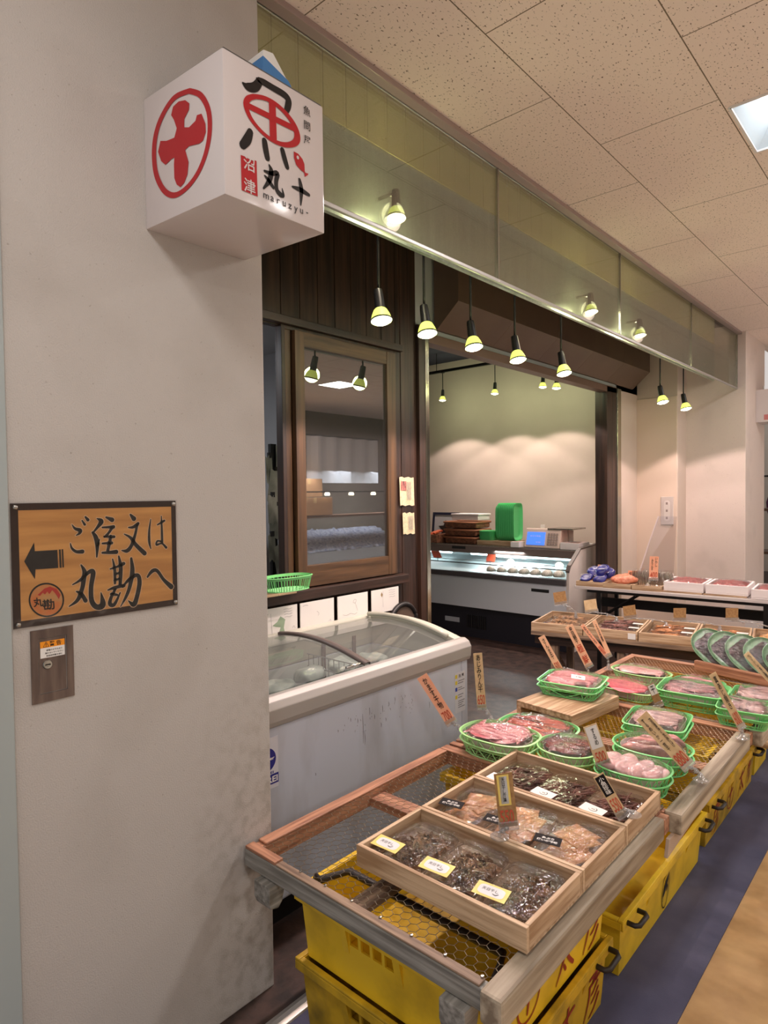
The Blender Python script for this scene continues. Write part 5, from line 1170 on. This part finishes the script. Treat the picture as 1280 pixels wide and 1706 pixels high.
def weed_mesh(sd, w_, l_, h_):
    rnd = random.Random(sd); mb = MB(); crinkle(mb, w_*1.75, l_*1.75, h_*.8, sd, 34, .010, 70)
    for i in range(330):
        a = rnd.uniform(0, 2*PI); r = rnd.random()**.6; x, y = w_*r*math.cos(a), l_*r*math.sin(a); z = h_*max(0, 1-r**2.2)*rnd.uniform(.4, 1.15)+.003
        d = Vector((rnd.uniform(-1, 1), rnd.uniform(-1, 1), rnd.uniform(-.5, .6))).normalized(); e = d.cross(Vector((rnd.uniform(-1, 1), rnd.uniform(-1, 1), rnd.uniform(-1, 1)))).normalized()
        L_ = rnd.uniform(.008, .018); W_ = rnd.uniform(.003, .007); p = Vector((x, y, z))
        vs = [p-d*L_-e*W_*.3, p-d*L_*.3-e*W_, p-d*L_*.3+e*W_*.8, p+d*L_*.4-e*W_*.9+Vector((0, 0, .004)), p+d*L_*.4+e*W_+Vector((0, 0, -.002)), p+d*L_+Vector((0, 0, .003))]
        vs = [Vector((v.x, v.y, max(v.z, .002))) for v in vs]
        mb.add(vs, [(0, 1, 2), (1, 3, 4, 2), (3, 5, 4)])
    return mb
for k in range(3):
    x = TXc+(-.168, 0, .166)[k]
    t = thing('seaweed_pack', 'clear pack of dark brown seaweed with yellow label, %s in the nearest pine tray' % pos3[k], 'seaweed pack', (x, TY[0]+.003*k, TZ+.0065), (-.02, .03, .05)[k], 'seaweed packs')
    weed_mesh(k+1, .066, .088, .030).build('seaweed', WEED, t).location = (.008, .012, .002)
    clear_pack(.080, .122, .036).build('lid', PACK, t, smooth='auto')
    pack_label(t, 'yellow', (-.040, -.078, .0475), .12, k)
    film_dome(.080, .120, .007, k*9+2, e=6, amp=.003, fr=30).build('film', FILM, t, smooth=True).location = (0, 0, .0375)
for k in range(3):
    x = TXc+(-.168, 0, .166)[k]
    t = thing('dried_squid_pack', 'clear pack of orange dried squid with black label, %s in the middle pine tray' % pos3[k], 'squid pack', (x, TY[1], TZ+.0065), (.03, -.02, .03)[k], 'dried squid packs')
    rnd = random.Random(k+40)
    for q in range(6):
        mb = MB(); crinkle(mb, rnd.uniform(.080, .10), rnd.uniform(.085, .11), .008, q*3+k*17, 18, .007, 38)
        o = mb.build('dried_squid', SQUIDO, t, smooth=True, solid=.0012); o.location = (rnd.uniform(-.016, .016), -.045+.019*q, .009+.0035*q); o.rotation_euler = (0, 0, rnd.uniform(-.5, .5))
    clear_pack(.080, .122, .036).build('lid', PACK, t, smooth='auto')
    pack_label(t, 'black', (-.044, -.060, .049), .25, k)
    film_dome(.080, .120, .008, k*9+5, e=6, amp=.006, fr=36).build('film', FILMW, t, smooth=True).location = (0, 0, .0375)
for k in range(3):
    x = TXc+(-.168, 0, .166)[k]
    t = thing('small_fish_pack', 'clear pack of small dark dried fish with white label, %s in the far pine tray' % pos3[k], 'fish pack', (x, TY[2], TZ+.0065), 0, 'small dried fish packs')
    rnd = random.Random(k+60); mb = MB()
    for q in range(150):
        rod_fish(mb, rnd.uniform(.05, .085), rnd.uniform(.004, .0075), (rnd.uniform(-.052, .052), rnd.uniform(-.072, .08), .006+.020*rnd.random()), rnd.gauss(.9, .45), rnd.uniform(-.2, .2), rnd.uniform(-.4, .4))
    tag(mb.build('small_fish', SMALLF, t, smooth=True), kind='stuff')
    clear_pack(.081, .124, .036).build('lid', PACK, t, smooth='auto')
    pack_label(t, 'white', (-.034+.004*k, -.088, .0405), -.1, k)

# --- green baskets with wrapped fish on the middle and far frames
BZ = .5005
def fish_basket(label_pack, x, y, a, b, e, style, m, kind, rz=0, z=BZ, n_bask=2, dz=.030, where='', hb=.05, gl=GRN, fr=0):
    for q in range(n_bask):
        make_basket('green_basket', ('upper ' if q == n_bask-1 and n_bask > 1 else 'lower ' if n_bask > 1 else '')+'green openwork basket under the '+where, 'basket', a, b, hb, e, style, m, (x, y, z+q*dz), rz+(.04*q), 'green baskets on the display')
    zt = z+(n_bask-1)*dz+.0085; k = .79
    t = thing('fish_pack', label_pack, 'fish pack', (x, y, zt), rz, 'wrapped fish packs')
    sd = hash_(label_pack); rnd = random.Random(sd); hf = hb-.012
    mb = MB(); o_ = oval(a*k, b*k, 36, e); mb.add([(p[0], p[1], .0) for p in o_]+[(p[0]*1.06, p[1]*1.06, hf*.8) for p in o_]+[(p[0]*1.04, p[1]*1.04, hf*.8) for p in o_]+[(p[0]*.98, p[1]*.98, .002) for p in o_],
        [(36*q+i, 36*q+(i+1) % 36, 36*(q+1)+(i+1) % 36, 36*(q+1)+i) for q in range(3) for i in range(36)]+[tuple(range(36))[::-1], tuple(range(108, 144))]); mb.build('liner', mat('pack_liner', (214, 196, 190), .5), t, smooth='auto')
    kind_m, style_f, cnt = kind
    Wf = lambda r: r*(1.9, 1.3, 1.05, .85, .72)[cnt-1]*.78
    for q in range(cnt):
        if style_f == 'fillet': o = fillet_mesh(a*1.5, Wf(b)*2, .018, sd+q).build('fish', kind_m, t, smooth=True); o.location = (rnd.uniform(-.006, .006), (q-(cnt-1)/2)*2*(b*.80-Wf(b)*.94)/max(cnt-1, 1), hf*.95+.004*(q % 2)); o.rotation_euler = (rnd.uniform(-.12, .12), 0, rnd.uniform(-.1, .1)+(PI if q % 2 else 0))
        elif style_f == 'across': o = fillet_mesh(b*1.5, Wf(a)*2, .016, sd+q).build('fish', kind_m, t, smooth=True); o.location = ((q-(cnt-1)/2)*2*(a*.80-Wf(a)*.94)/max(cnt-1, 1), rnd.uniform(-.008, .008), hf*.95+.004*(q % 2)); o.rotation_euler = (rnd.uniform(-.1, .1), 0, PI/2+rnd.uniform(-.12, .12))
        elif style_f == 'butterfly': o = fillet_mesh(a*1.5, b*1.15, .020, sd+q).build('fish', kind_m, t, smooth=True); o.location = (rnd.uniform(-.012, .012), (q-(cnt-1)/2)*b*.8/max(cnt-1, 1), hf*.68+.006*q); o.rotation_euler = (0, 0, rnd.uniform(-.2, .2)+(PI if q % 2 else 0))
        elif style_f == 'slice':
            o = bag_mesh(a*.36, b*.24, .018, sd+q*3).build('fish', kind_m, t, smooth=True); o.location = ((-.45+.3*(q % 4))*a, (-.42+.42*(q//4))*b, hf*.85+.012*rnd.random()); o.rotation_euler = (rnd.uniform(-.3, .3), rnd.uniform(-.2, .2), rnd.uniform(-.4, .6))
        elif style_f == 'squid':
            o = bag_mesh(a*.60, b*.22, .022, sd+q*2).build('squid', kind_m, t, smooth=True); o.location = (rnd.uniform(-.02, .02), (q-(cnt-1)/2)*b*1.35/cnt, hf*.9+.006*(q % 2)); o.rotation_euler = (0, rnd.uniform(-.1, .1), .35+rnd.uniform(-.1, .1))
        elif style_f == 'chunk':
            o = bag_mesh(a*.34, b*.62, .015, sd+q*2).build('squid', kind_m, t, smooth=True); o.location = ((-.6+1.2*q/(cnt-1))*a, rnd.uniform(-.1, .1)*b, hf*.85); o.rotation_euler = (rnd.uniform(-.2, .2), rnd.uniform(-.15, .15), rnd.uniform(-.3, .2))
    f = film_dome(a*.885, b*.885, .036, sd, e=e+.4, amp=.006, fr=32); f.build('film', FILMW, t, smooth=True).location = (0, 0, hf*.8)
    return t
def hash_(s): return sum((i+1)*ord(c) for i, c in enumerate(s)) % 9973/10
fish_basket('wrapped pink split fish in the oval basket nearest the freezer', -1.37, 2.222, .157, .118, 2.6, 'truss', GREEN2, (PINKF, 'fillet', 3), 0, where='pink split fish nearest the freezer', hb=.052)
fish_basket('wrapped red-brown split fish in the oval basket before the wood step', -1.335, 2.475, .165, .118, 2.6, 'truss', GREEN, (REDF, 'fillet', 3), .05, n_bask=1, where='red-brown split fish before the wood step')
fish_basket('wrapped dark maroon slices in the round basket, middle of the front row', -1.10, 2.285, .115, .115, 2.2, 'truss', GREEN2, (MAROON, 'fillet', 4), 0, where='dark maroon slices')
t = thing('wooden_step', 'low pine step block lifting the square basket of pink fish', 'step', (-1.385, 2.865, BZ), -.12)
mb = MB(); mb.box(-.15, .15, -.205, .205, .032, .060); mb.build('top_board', pale('y'), t, bevel=.003)
mb = MB(); mb.box(.125, .15, -.205, .205, 0, .0315); mb.build('side_board', pale('y'), t, bevel=.002)
mb = MB(); mb.box(-.15, -.125, -.205, .205, 0, .0315); mb.build('side_board', pale('y'), t, bevel=.002)
rp = fish_basket('wrapped rosy fillets with white label in the square basket on the wood step', -1.405, 2.96, .145, .125, 7, 'truss', GRN, (PINKF, 'fillet', 5), .12, z=BZ+.061, where='rosy fillets on the wood step', hb=.045, dz=.026)
mb = MB(); mb.box(-.032, .032, -.022, .022, 0, .0008); o = mb.build('label', PAPER, rp); o.location = (.05, -.075, .066); o.rotation_euler = (.15, .1, .3)
lettering('干物', INK, o, (0, 0, .0012), size=.016, bold=.02)
fish_basket('wrapped bright red-pink flat fish beyond the wood step', -1.265, 3.275, .165, .10, 4, 'bars', GREEN2, (ROSEF, 'fillet', 2), -.1, n_bask=1, where='bright red-pink flat fish')
fish_basket('wrapped very pale pink fillets in the oval basket at the back left', -1.285, 3.545, .155, .10, 2.3, 'truss', GREEN2, (PALEF, 'fillet', 3), -.05, n_bask=1, where='very pale pink fillets', z=BZ+.015)
fish_basket('wrapped brownish pink fish behind the glossy dark fish pack', -1.0, 3.58, .12, .09, 3, 'truss', GREEN, (PINKF, 'fillet', 3), 0, n_bask=1, where='brownish pink fish at the back')
fish_basket('large glossy pack of dark striped fish in the square basket, centre back', -.955, 3.335, .15, .13, 6, 'slots', GRN, (DARKF, 'fillet', 5), .06, where='glossy dark striped fish', hb=.055)
fish_basket('wrapped mauve-grey split fish in the slotted basket at the front right', -.705, 3.215, .105, .10, 7, 'slots', GRN, (GREYF, 'across', 3), .08, where='mauve-grey fish at the front right', hb=.05)
fish_basket('wrapped dull pink fish in the slotted basket behind the front right one', -.715, 3.555, .115, .11, 7, 'slots', GRN, (GREYF, 'fillet', 4), .08, n_bask=1, where='dull pink fish behind', hb=.05)
fish_basket('wrapped pale mauve fish in the square basket behind the long paired tag', -.945, 2.80, .12, .135, 7, 'bars', GRN, (GREYF, 'fillet', 5), .1, where='pale mauve fish behind the paired tag', hb=.05)
fish_basket('wrapped whole mauve squid in the oval basket left of the paired tag', -.86, 2.49, .140, .108, 2.3, 'truss', GREEN, (SQUID, 'squid', 4), .0, where='whole mauve squid')
fish_basket('wrapped pinkish white squid pieces in the oval basket behind the far pine tray', -.85, 2.262, .128, .098, 2.3, 'truss', GREEN, (SQWHITE, 'chunk', 4), 0, where='pinkish white squid pieces')

# --- leaning green plates of dark shredded seaweed
ords = ('leftmost', 'second', 'third', 'fourth', 'fifth', 'rightmost')
rl = MB().box(0, .60, 0, .03, 0, .055).build('wooden_rail', wood('pinkish_wood', (0, 0, 0), (0, 0, 0), 'x'), bevel=.004); rl.location = (-1.14, 3.99, .5005); rl.rotation_euler = (0, 0, -.28); tag(rl, 'low wooden rail across the far frame in front of the green plates', 'rail')
for k in range(6):
    t = thing('seaweed_plate', 'green oval plate of dark shredded seaweed, %s in the leaning row' % ords[k], 'plate', (-1.06+k*.098, 4.095-k*.024, .612), 0, 'leaning green plates')
    t.rotation_euler = (.80, .62, -.25)
    mb = MB(); n = 36; o1 = oval(.135, .10, n, 2.2); prof = [(.80, .0), (.94, .010), (1.0, .022), (.985, .024), (.93, .013), (.80, .004)]
    mb.add([(x*s_, y*s_, z) for s_, z in prof for x, y in o1], [(q*n+i, q*n+(i+1) % n, (q+1)*n+(i+1) % n, (q+1)*n+i) for q in range(5) for i in range(n)]+[tuple(range(n))[::-1], tuple(range(5*n, 6*n))])
    mb.build('dish', mat('green_leaf_dish', (120, 176, 130), .3, rgb2=(170, 206, 170), scale=40), t, smooth='auto')
    rnd = random.Random(k+90); mb = MB(); crinkle(mb, .19, .14, .010, k*3, 20, .006, 80, (0, 0, .006))
    for q in range(110): rod_fish(mb, rnd.uniform(.018, .036), .0017, (rnd.gauss(0, .045), rnd.gauss(0, .032), .010+.010*rnd.random()), rnd.uniform(0, 3.1), rnd.uniform(-.3, .3))
    tag(mb.build('shredded_seaweed', mat('purple_seaweed', (74, 46, 46), .35, rgb2=(40, 26, 28), scale=60), t), kind='stuff')
    film_dome(.128, .095, .014, k*4, e=2.4, amp=.004, fr=36).build('film', FILMW, t, smooth=True).location = (0, 0, .018)

# ================================================================= SECOND TABLE: TRAYS ON A TRESTLE ACROSS THE BACK
A2 = math.atan2(.26, 1.44)
T2O = Vector((-2.315, 4.19, 0))
def on_t2(x, y, z): return T2O+Vector((0, 0, .0065))+(Matrix.Rotation(A2, 4, 'Z') @ Vector((x, y, 0)))+Vector((0, 0, z))
t = thing('trestle_table', 'dark wooden trestle table carrying five product trays at the back', 'table', T2O+Vector((0, 0, .0065)), A2)
mb = MB(); mb.box(0, 2.3, .0, .55, .505, .535); mb.build('tabletop', old('x'), t, bevel=.003)
mb = MB(); mb.box(.02, 2.28, .03, .055, .44, .504); mb.box(.02, 2.28, .49, .515, .44, .504); mb.build('apron', dark('x'), t)
for x in (.16, .62, 2.1):
    for y in (.06, .46): mb = MB(); mb.box(x-.025, x+.025, y-.02, y+.03, 0, .44); mb.build('leg', old('z'), t, bevel=.002)
    mb = MB(); mb.tube([(x, .48, .08), (x, .07, .40)], .014, 4); mb.build('brace', old('z'), t)
T2 = [(.0, .43, 'dark fish packs, left end of the trestle table', WEED, .3), (.432, .41, 'grey fish packs, second on the trestle table', SMALLF, .8), (.0, 0, '', 0, 0)]
xs = 0.0
for k, (wd, s_, m_, nm_) in enumerate(((.375, 'of dark leafy packs, left end of the trestle table', WEED, 'dark leafy'), (.365, 'of grey-brown fish packs, second on the trestle table', SMALLF, 'grey-brown fish'), (.335, 'of tan fish packs, third on the trestle table', SMALLO, 'tan fish'), (.32, 'of brown fish packs with pale specks, fourth on the trestle table', SMALLO, 'brown speckled fish'), (.345, 'of orange dried squid packs, right end of the trestle table', SQUIDO, 'orange squid'))):
    L_ = .255; c = on_t2(xs+wd/2, .255, .5355)
    tray_thing('pine tray '+s_, c, A2, wd/2-.003, L_, .062, 'pine trays on the trestle table')
    for q in range(3):
        y = .0965+q*.1585
        t = thing('food_pack', 'clear pack of %s, %s in the %s tray of the trestle table' % (nm_, ('front', 'middle', 'back')[q], ('left end', 'second', 'third', 'fourth', 'right end')[k]), 'food pack', on_t2(xs+wd/2, y, .5425), A2, 'packs on the trestle table')
        mb = MB(); rnd = random.Random(k*7+q)
        if m_ is WEED or m_ is SQUIDO: crinkle(mb, wd*.72, .125, .026, k+q*5, 26, .012, 55, (-.01, 0, .014))
        else:
            for r in range(70): rod_fish(mb, rnd.uniform(.06, .10), .0075, (rnd.uniform(-.26, .22)*wd, rnd.uniform(-.05, .05), .012+.024*rnd.random()), rnd.gauss(0, .5), 0, rnd.uniform(-.4, .4))
        tag(mb.build('contents', m_, t, smooth=True), kind='stuff')
        clear_pack(wd*.435, .074, .036).build('lid', PACK, t, smooth='auto')
        if k in (1, 2, 3, 4): mb = MB(); mb.box(-.035, .035, -.024, .024, 0, .0008); mb.build('label', PAPER, t).location = (wd*.32, -.035, .038)
    xs += wd
mb = MB(); c = on_t2(.70, -.0015, .565); mb.box(-.025, .025, -.0006, .0006, -.020, .020); o = mb.build('price_sticker', PAPER); o.location = c; o.rotation_euler = (0, 0, A2); tag(o, 'small white sticker on the front of the second trestle tray', 'sticker')

# ================================================================= PRICE TAGS IN CLEAR CLIP STANDS
TN = Vector((.66, -.75, 0)).normalized()
def hit(px, py, P, n): d = ray(px, py); return CAM+d*((P-CAM).dot(n)/d.dot(n))
def price_tag(label, base, pb, pt_, wpx, m, texts, yaw=0, base_h=None, group='price tags in clear clip stands', stand=True):
    """card whose foot is at pb and head at pt_ (pixels) on an upright plane through its stand"""
    B = Vector(base); n = (Matrix.Rotation(yaw, 3, 'Z') @ TN)
    b = hit(*pb, B, n); tp = hit(*pt_, B, n)
    e2 = (tp-b); Lh = e2.length; e2.normalize(); e1 = e2.cross(n).normalized()
    mid = (pb[0]+pt_[0])/2, (pb[1]+pt_[1])/2
    W_ = (hit(mid[0]+wpx/2, mid[1], B, n)-hit(mid[0]-wpx/2, mid[1], B, n)).length*abs(e1.dot((hit(mid[0]+1, mid[1], B, n)-hit(*mid, B, n)).normalized()))
    t = thing('price_tag', label, 'price tag', B, 0, group)
    R = Matrix((e1, e2, n)).transposed().to_4x4(); O = b-B
    nseg = 8
    mb = MB(); bow = .035*Lh
    vs = []; 
    for k in range(nseg+1):
        v = k/nseg; z = -bow*math.sin(PI*v)*.35
        vs += [(-W_/2, Lh*v, z), (W_/2, Lh*v, z)]
    mb.add(vs, [(2*k, 2*k+1, 2*k+3, 2*k+2) for k in range(nseg)])
    c = mb.build('card', m, t, solid=.0009); c.matrix_local = Matrix.Translation(O) @ R
    for (s_, tm, v0, v1, wf, vert, dx) in texts:
        if tm is None:                      # a pasted label panel
            q = MB().box(-W_*wf/2, W_*wf/2, 0, Lh*(v1-v0), 0, .0006).build('pasted_label', s_, c); q.location = (W_*dx, Lh*v0, .0008-bow*.0); continue
        n_ = len(s_); H_ = Lh*(v1-v0)
        o = lettering(s_, tm, c, (W_*dx, Lh*(v0+v1)/2, .0022), size=.02, bold=.012, vertical=vert, fit=(W_*wf, H_))
    # clear clip: jaw over the foot of the card, ball joint, stem and spreading foot
    mb = MB(); mb.box(-W_*.55, W_*.55, -.010, .016, -.004, .005); j = mb.build('clip_jaw', CLIP, t, bevel=.002); j.matrix_local = Matrix.Translation(O) @ R
    if stand:
        d = O; zt = max(O.z, .02)
        mb = MB(); pts = [(0, 0, .004), (0, 0, zt*.45), (O.x*.4, O.y*.4, zt*.8), (O.x, O.y, O.z-.004)]
        mb.tube(pts, [.006, .0045, .0045, .004], 8)
        for f in (.62, .86): mb.lathe([(0, -.008), (.006, -.005), (.008, 0), (.006, .005), (0, .008)], 10, M=Matrix.Translation((O.x*f*f, O.y*f*f, zt*f)))
        mb.build('clip_stem', CLIP, t, smooth=True)
        mb = MB(); mb.lathe([(.026, 0), (.027, .003), (.015, .010), (.009, zt*.4), (.005, zt*.5), (0, zt*.5)], 18); mb.build('clip_foot', CLIP, t, smooth='auto')
    return t
def at_(px, py, z): q = onz(px, py, z); return (q.x, q.y, z)
price_tag('orange strip tag leaning left in front of the freezer', (-1.555, 2.235, .5045), (752, 1203), (703, 1126), 22, ORANGE, [('かます干物', INK, .30, .95, .42, True, .0), ('700', REDINK, .06, .24, .7, False, 0)])
price_tag('upright cream strip tag between freezer and red-brown fish', (-1.572, 2.475, .5045), (803, 1179), (796, 1088), 15, CREAM, [('あじみりん干', INK, .28, .97, .5, True, 0), ('650', REDINK, .06, .24, .8, False, 0)])
price_tag('peach strip tag leaning left behind the basket on the wood step', (-1.50, 3.14, .61), (936, 1121), (902, 1060), 13, PEACH, [('さんま干', INK, .38, .94, .42, True, 0), ('500', REDINK, .08, .3, .7, False, 0)])
price_tag('broad peach strip tag with two red price stamps', (-1.535, 3.42, .5045), (982, 1110), (948, 1042), 15, PEACH, [('金目鯛干', INK, .56, .97, .42, True, 0), ('極', REDINK, .34, .54, .7, False, 0), ('鮮', REDINK, .08, .28, .7, False, 0)])
price_tag('thin orange strip tag beside the broad peach tag', (-1.515, 3.66, .5045), (1012, 1094), (970, 1041), 9, ORANGE, [('のどぐろ', INK, .42, .94, .45, True, 0), ('900', REDINK, .08, .34, .7, False, 0)])
price_tag('thin peach strip tag seen edge-on, sharing the stand of the orange one', (-1.505, 3.70, .5045), (1016, 1092), (990, 1034), 8, PEACH, [('えぼ鯛', INK, .4, .9, .4, True, 0)], stand=False)
price_tag('cream tag with white crescent label over the maroon slices', (-.925, 2.205, .5045), (1006, 1274), (983, 1208), 25, CREAM, [(PAPER, None, .42, .97, .84, 0, 0), ('するめ', INK, .5, .92, .26, True, .05), ('500', REDINK, .08, .34, .7, False, 0)])
price_tag('card with black label and red price over the far pine tray', (-.726, 1.93, .567), (1037, 1358), (997, 1291), 22, CREAM, [(BLAB, None, .50, .97, .86, 0, 0), ('小魚珍味', PAPER, .53, .94, .5, True, 0), ('550', REDINK, .12, .42, .75, False, 0)])
price_tag('brown card with yellow label and price 550 over the squid packs', (-.965, 1.56, .567), (848, 1377), (838, 1288), 31, KRAFT, [(YLAB, None, .40, .97, .66, 0, -.05), (mat('label_grey_white', (0, 0, 0)), None, .43, .94, .42, 0, -.05), ('天日干し海藻', INK, .47, .92, .2, True, -.05), ('550', REDINK, .06, .32, .74, False, -.03)])
price_tag('pair of long cream strips leaning left over the whole squid', (-.677, 2.45, .508), (1147, 1276), (1069, 1192), 31, CREAM, [('するめいか一夜干', INK, .34, .96, .24, True, -.2), ('沼津港水揚げ', INK, .34, .9, .2, True, .25), ('880', REDINK, .05, .26, .8, False, 0)])
price_tag('long cream strip tag at the right edge of the middle frame', (-.662, 2.98, .508), (1236, 1211), (1187, 1122), 15, CREAM, [('真あじ開き', INK, .34, .95, .42, True, 0), ('600', REDINK, .06, .28, .7, False, 0)])
price_tag('long cream strip tag in front of the leaning green plates', (-.63, 3.72, .508), (1300, 1150), (1243, 1088), 15, CREAM, [('ひじき煮', INK, .3, .95, .4, True, 0)])
price_tag('small card with white label before the glossy dark fish', (-1.075, 3.08, .5045), (1099, 1174), (1084, 1140), 14, KRAFT, [(PAPER, None, .5, .97, .9, 0, 0), ('干', INK, .55, .92, .5, False, 0)])
price_tag('small white label card behind the glossy dark fish pack', (-1.06, 3.49, .56), (1112, 1151), (1100, 1138), 16, PAPER, [('魚', REDINK, .2, .8, .5, False, 0)])
for i, (px, py, bx_, by_, ln, m_, s_) in enumerate(((934, 996, 938, 1018, 20, KRAFT, 'over the left end tray, turned away'), (985, 1009, 984, 1024, 20, CREAM, 'pale, over the second tray'), (1050, 1019, 1050, 1034, 17, KRAFT, 'over the third tray, tilted back'), (1132, 1023, 1133, 1042, 20, KRAFT, 'over the fourth tray'), (1219, 1023, 1219, 1050, 20, KRAFT, 'over the right end tray, tilted'))):
    b = on_t2((.22, .52, .86, 1.20, 1.52)[i], .40, .575)
    price_tag('square card on clear clip '+s_+' of the trestle', b, (px+1, py+10), (px-2+(3 if i > 2 else 0), py-10), 21, m_, [], group='cards on the trestle table')
for px, py, h_, w_, x, y, s_, txt, v in ((1003, 951, 20, 16, .235, .30, 'small orange tag behind the blue bags', [('お徳用', INK, .62, .92, .8, False, 0), ('300円', REDINK, .08, .5, .8, False, 0)], 0), (1054, 962, 22, 17, .45, .26, 'small orange tag behind the shrimp pack', [('桜えび', INK, .62, .92, .8, False, 0), ('500円', REDINK, .08, .5, .8, False, 0)], 0),
                               (1089, 946, 38, 15, .60, .06, 'tall orange tag before the leaning grey-green fish packs', [('いわし', INK, .55, .95, .24, True, .22), ('みりん干', INK, .36, .88, .22, True, -.2), ('400', REDINK, .05, .32, .8, False, 0)], 0)):
    price_tag(s_, on_t3(x, y, .763), (px, py+h_/2), (px+1.5, py-h_/2), w_, ORANGE, txt, group='tags on the folding table')
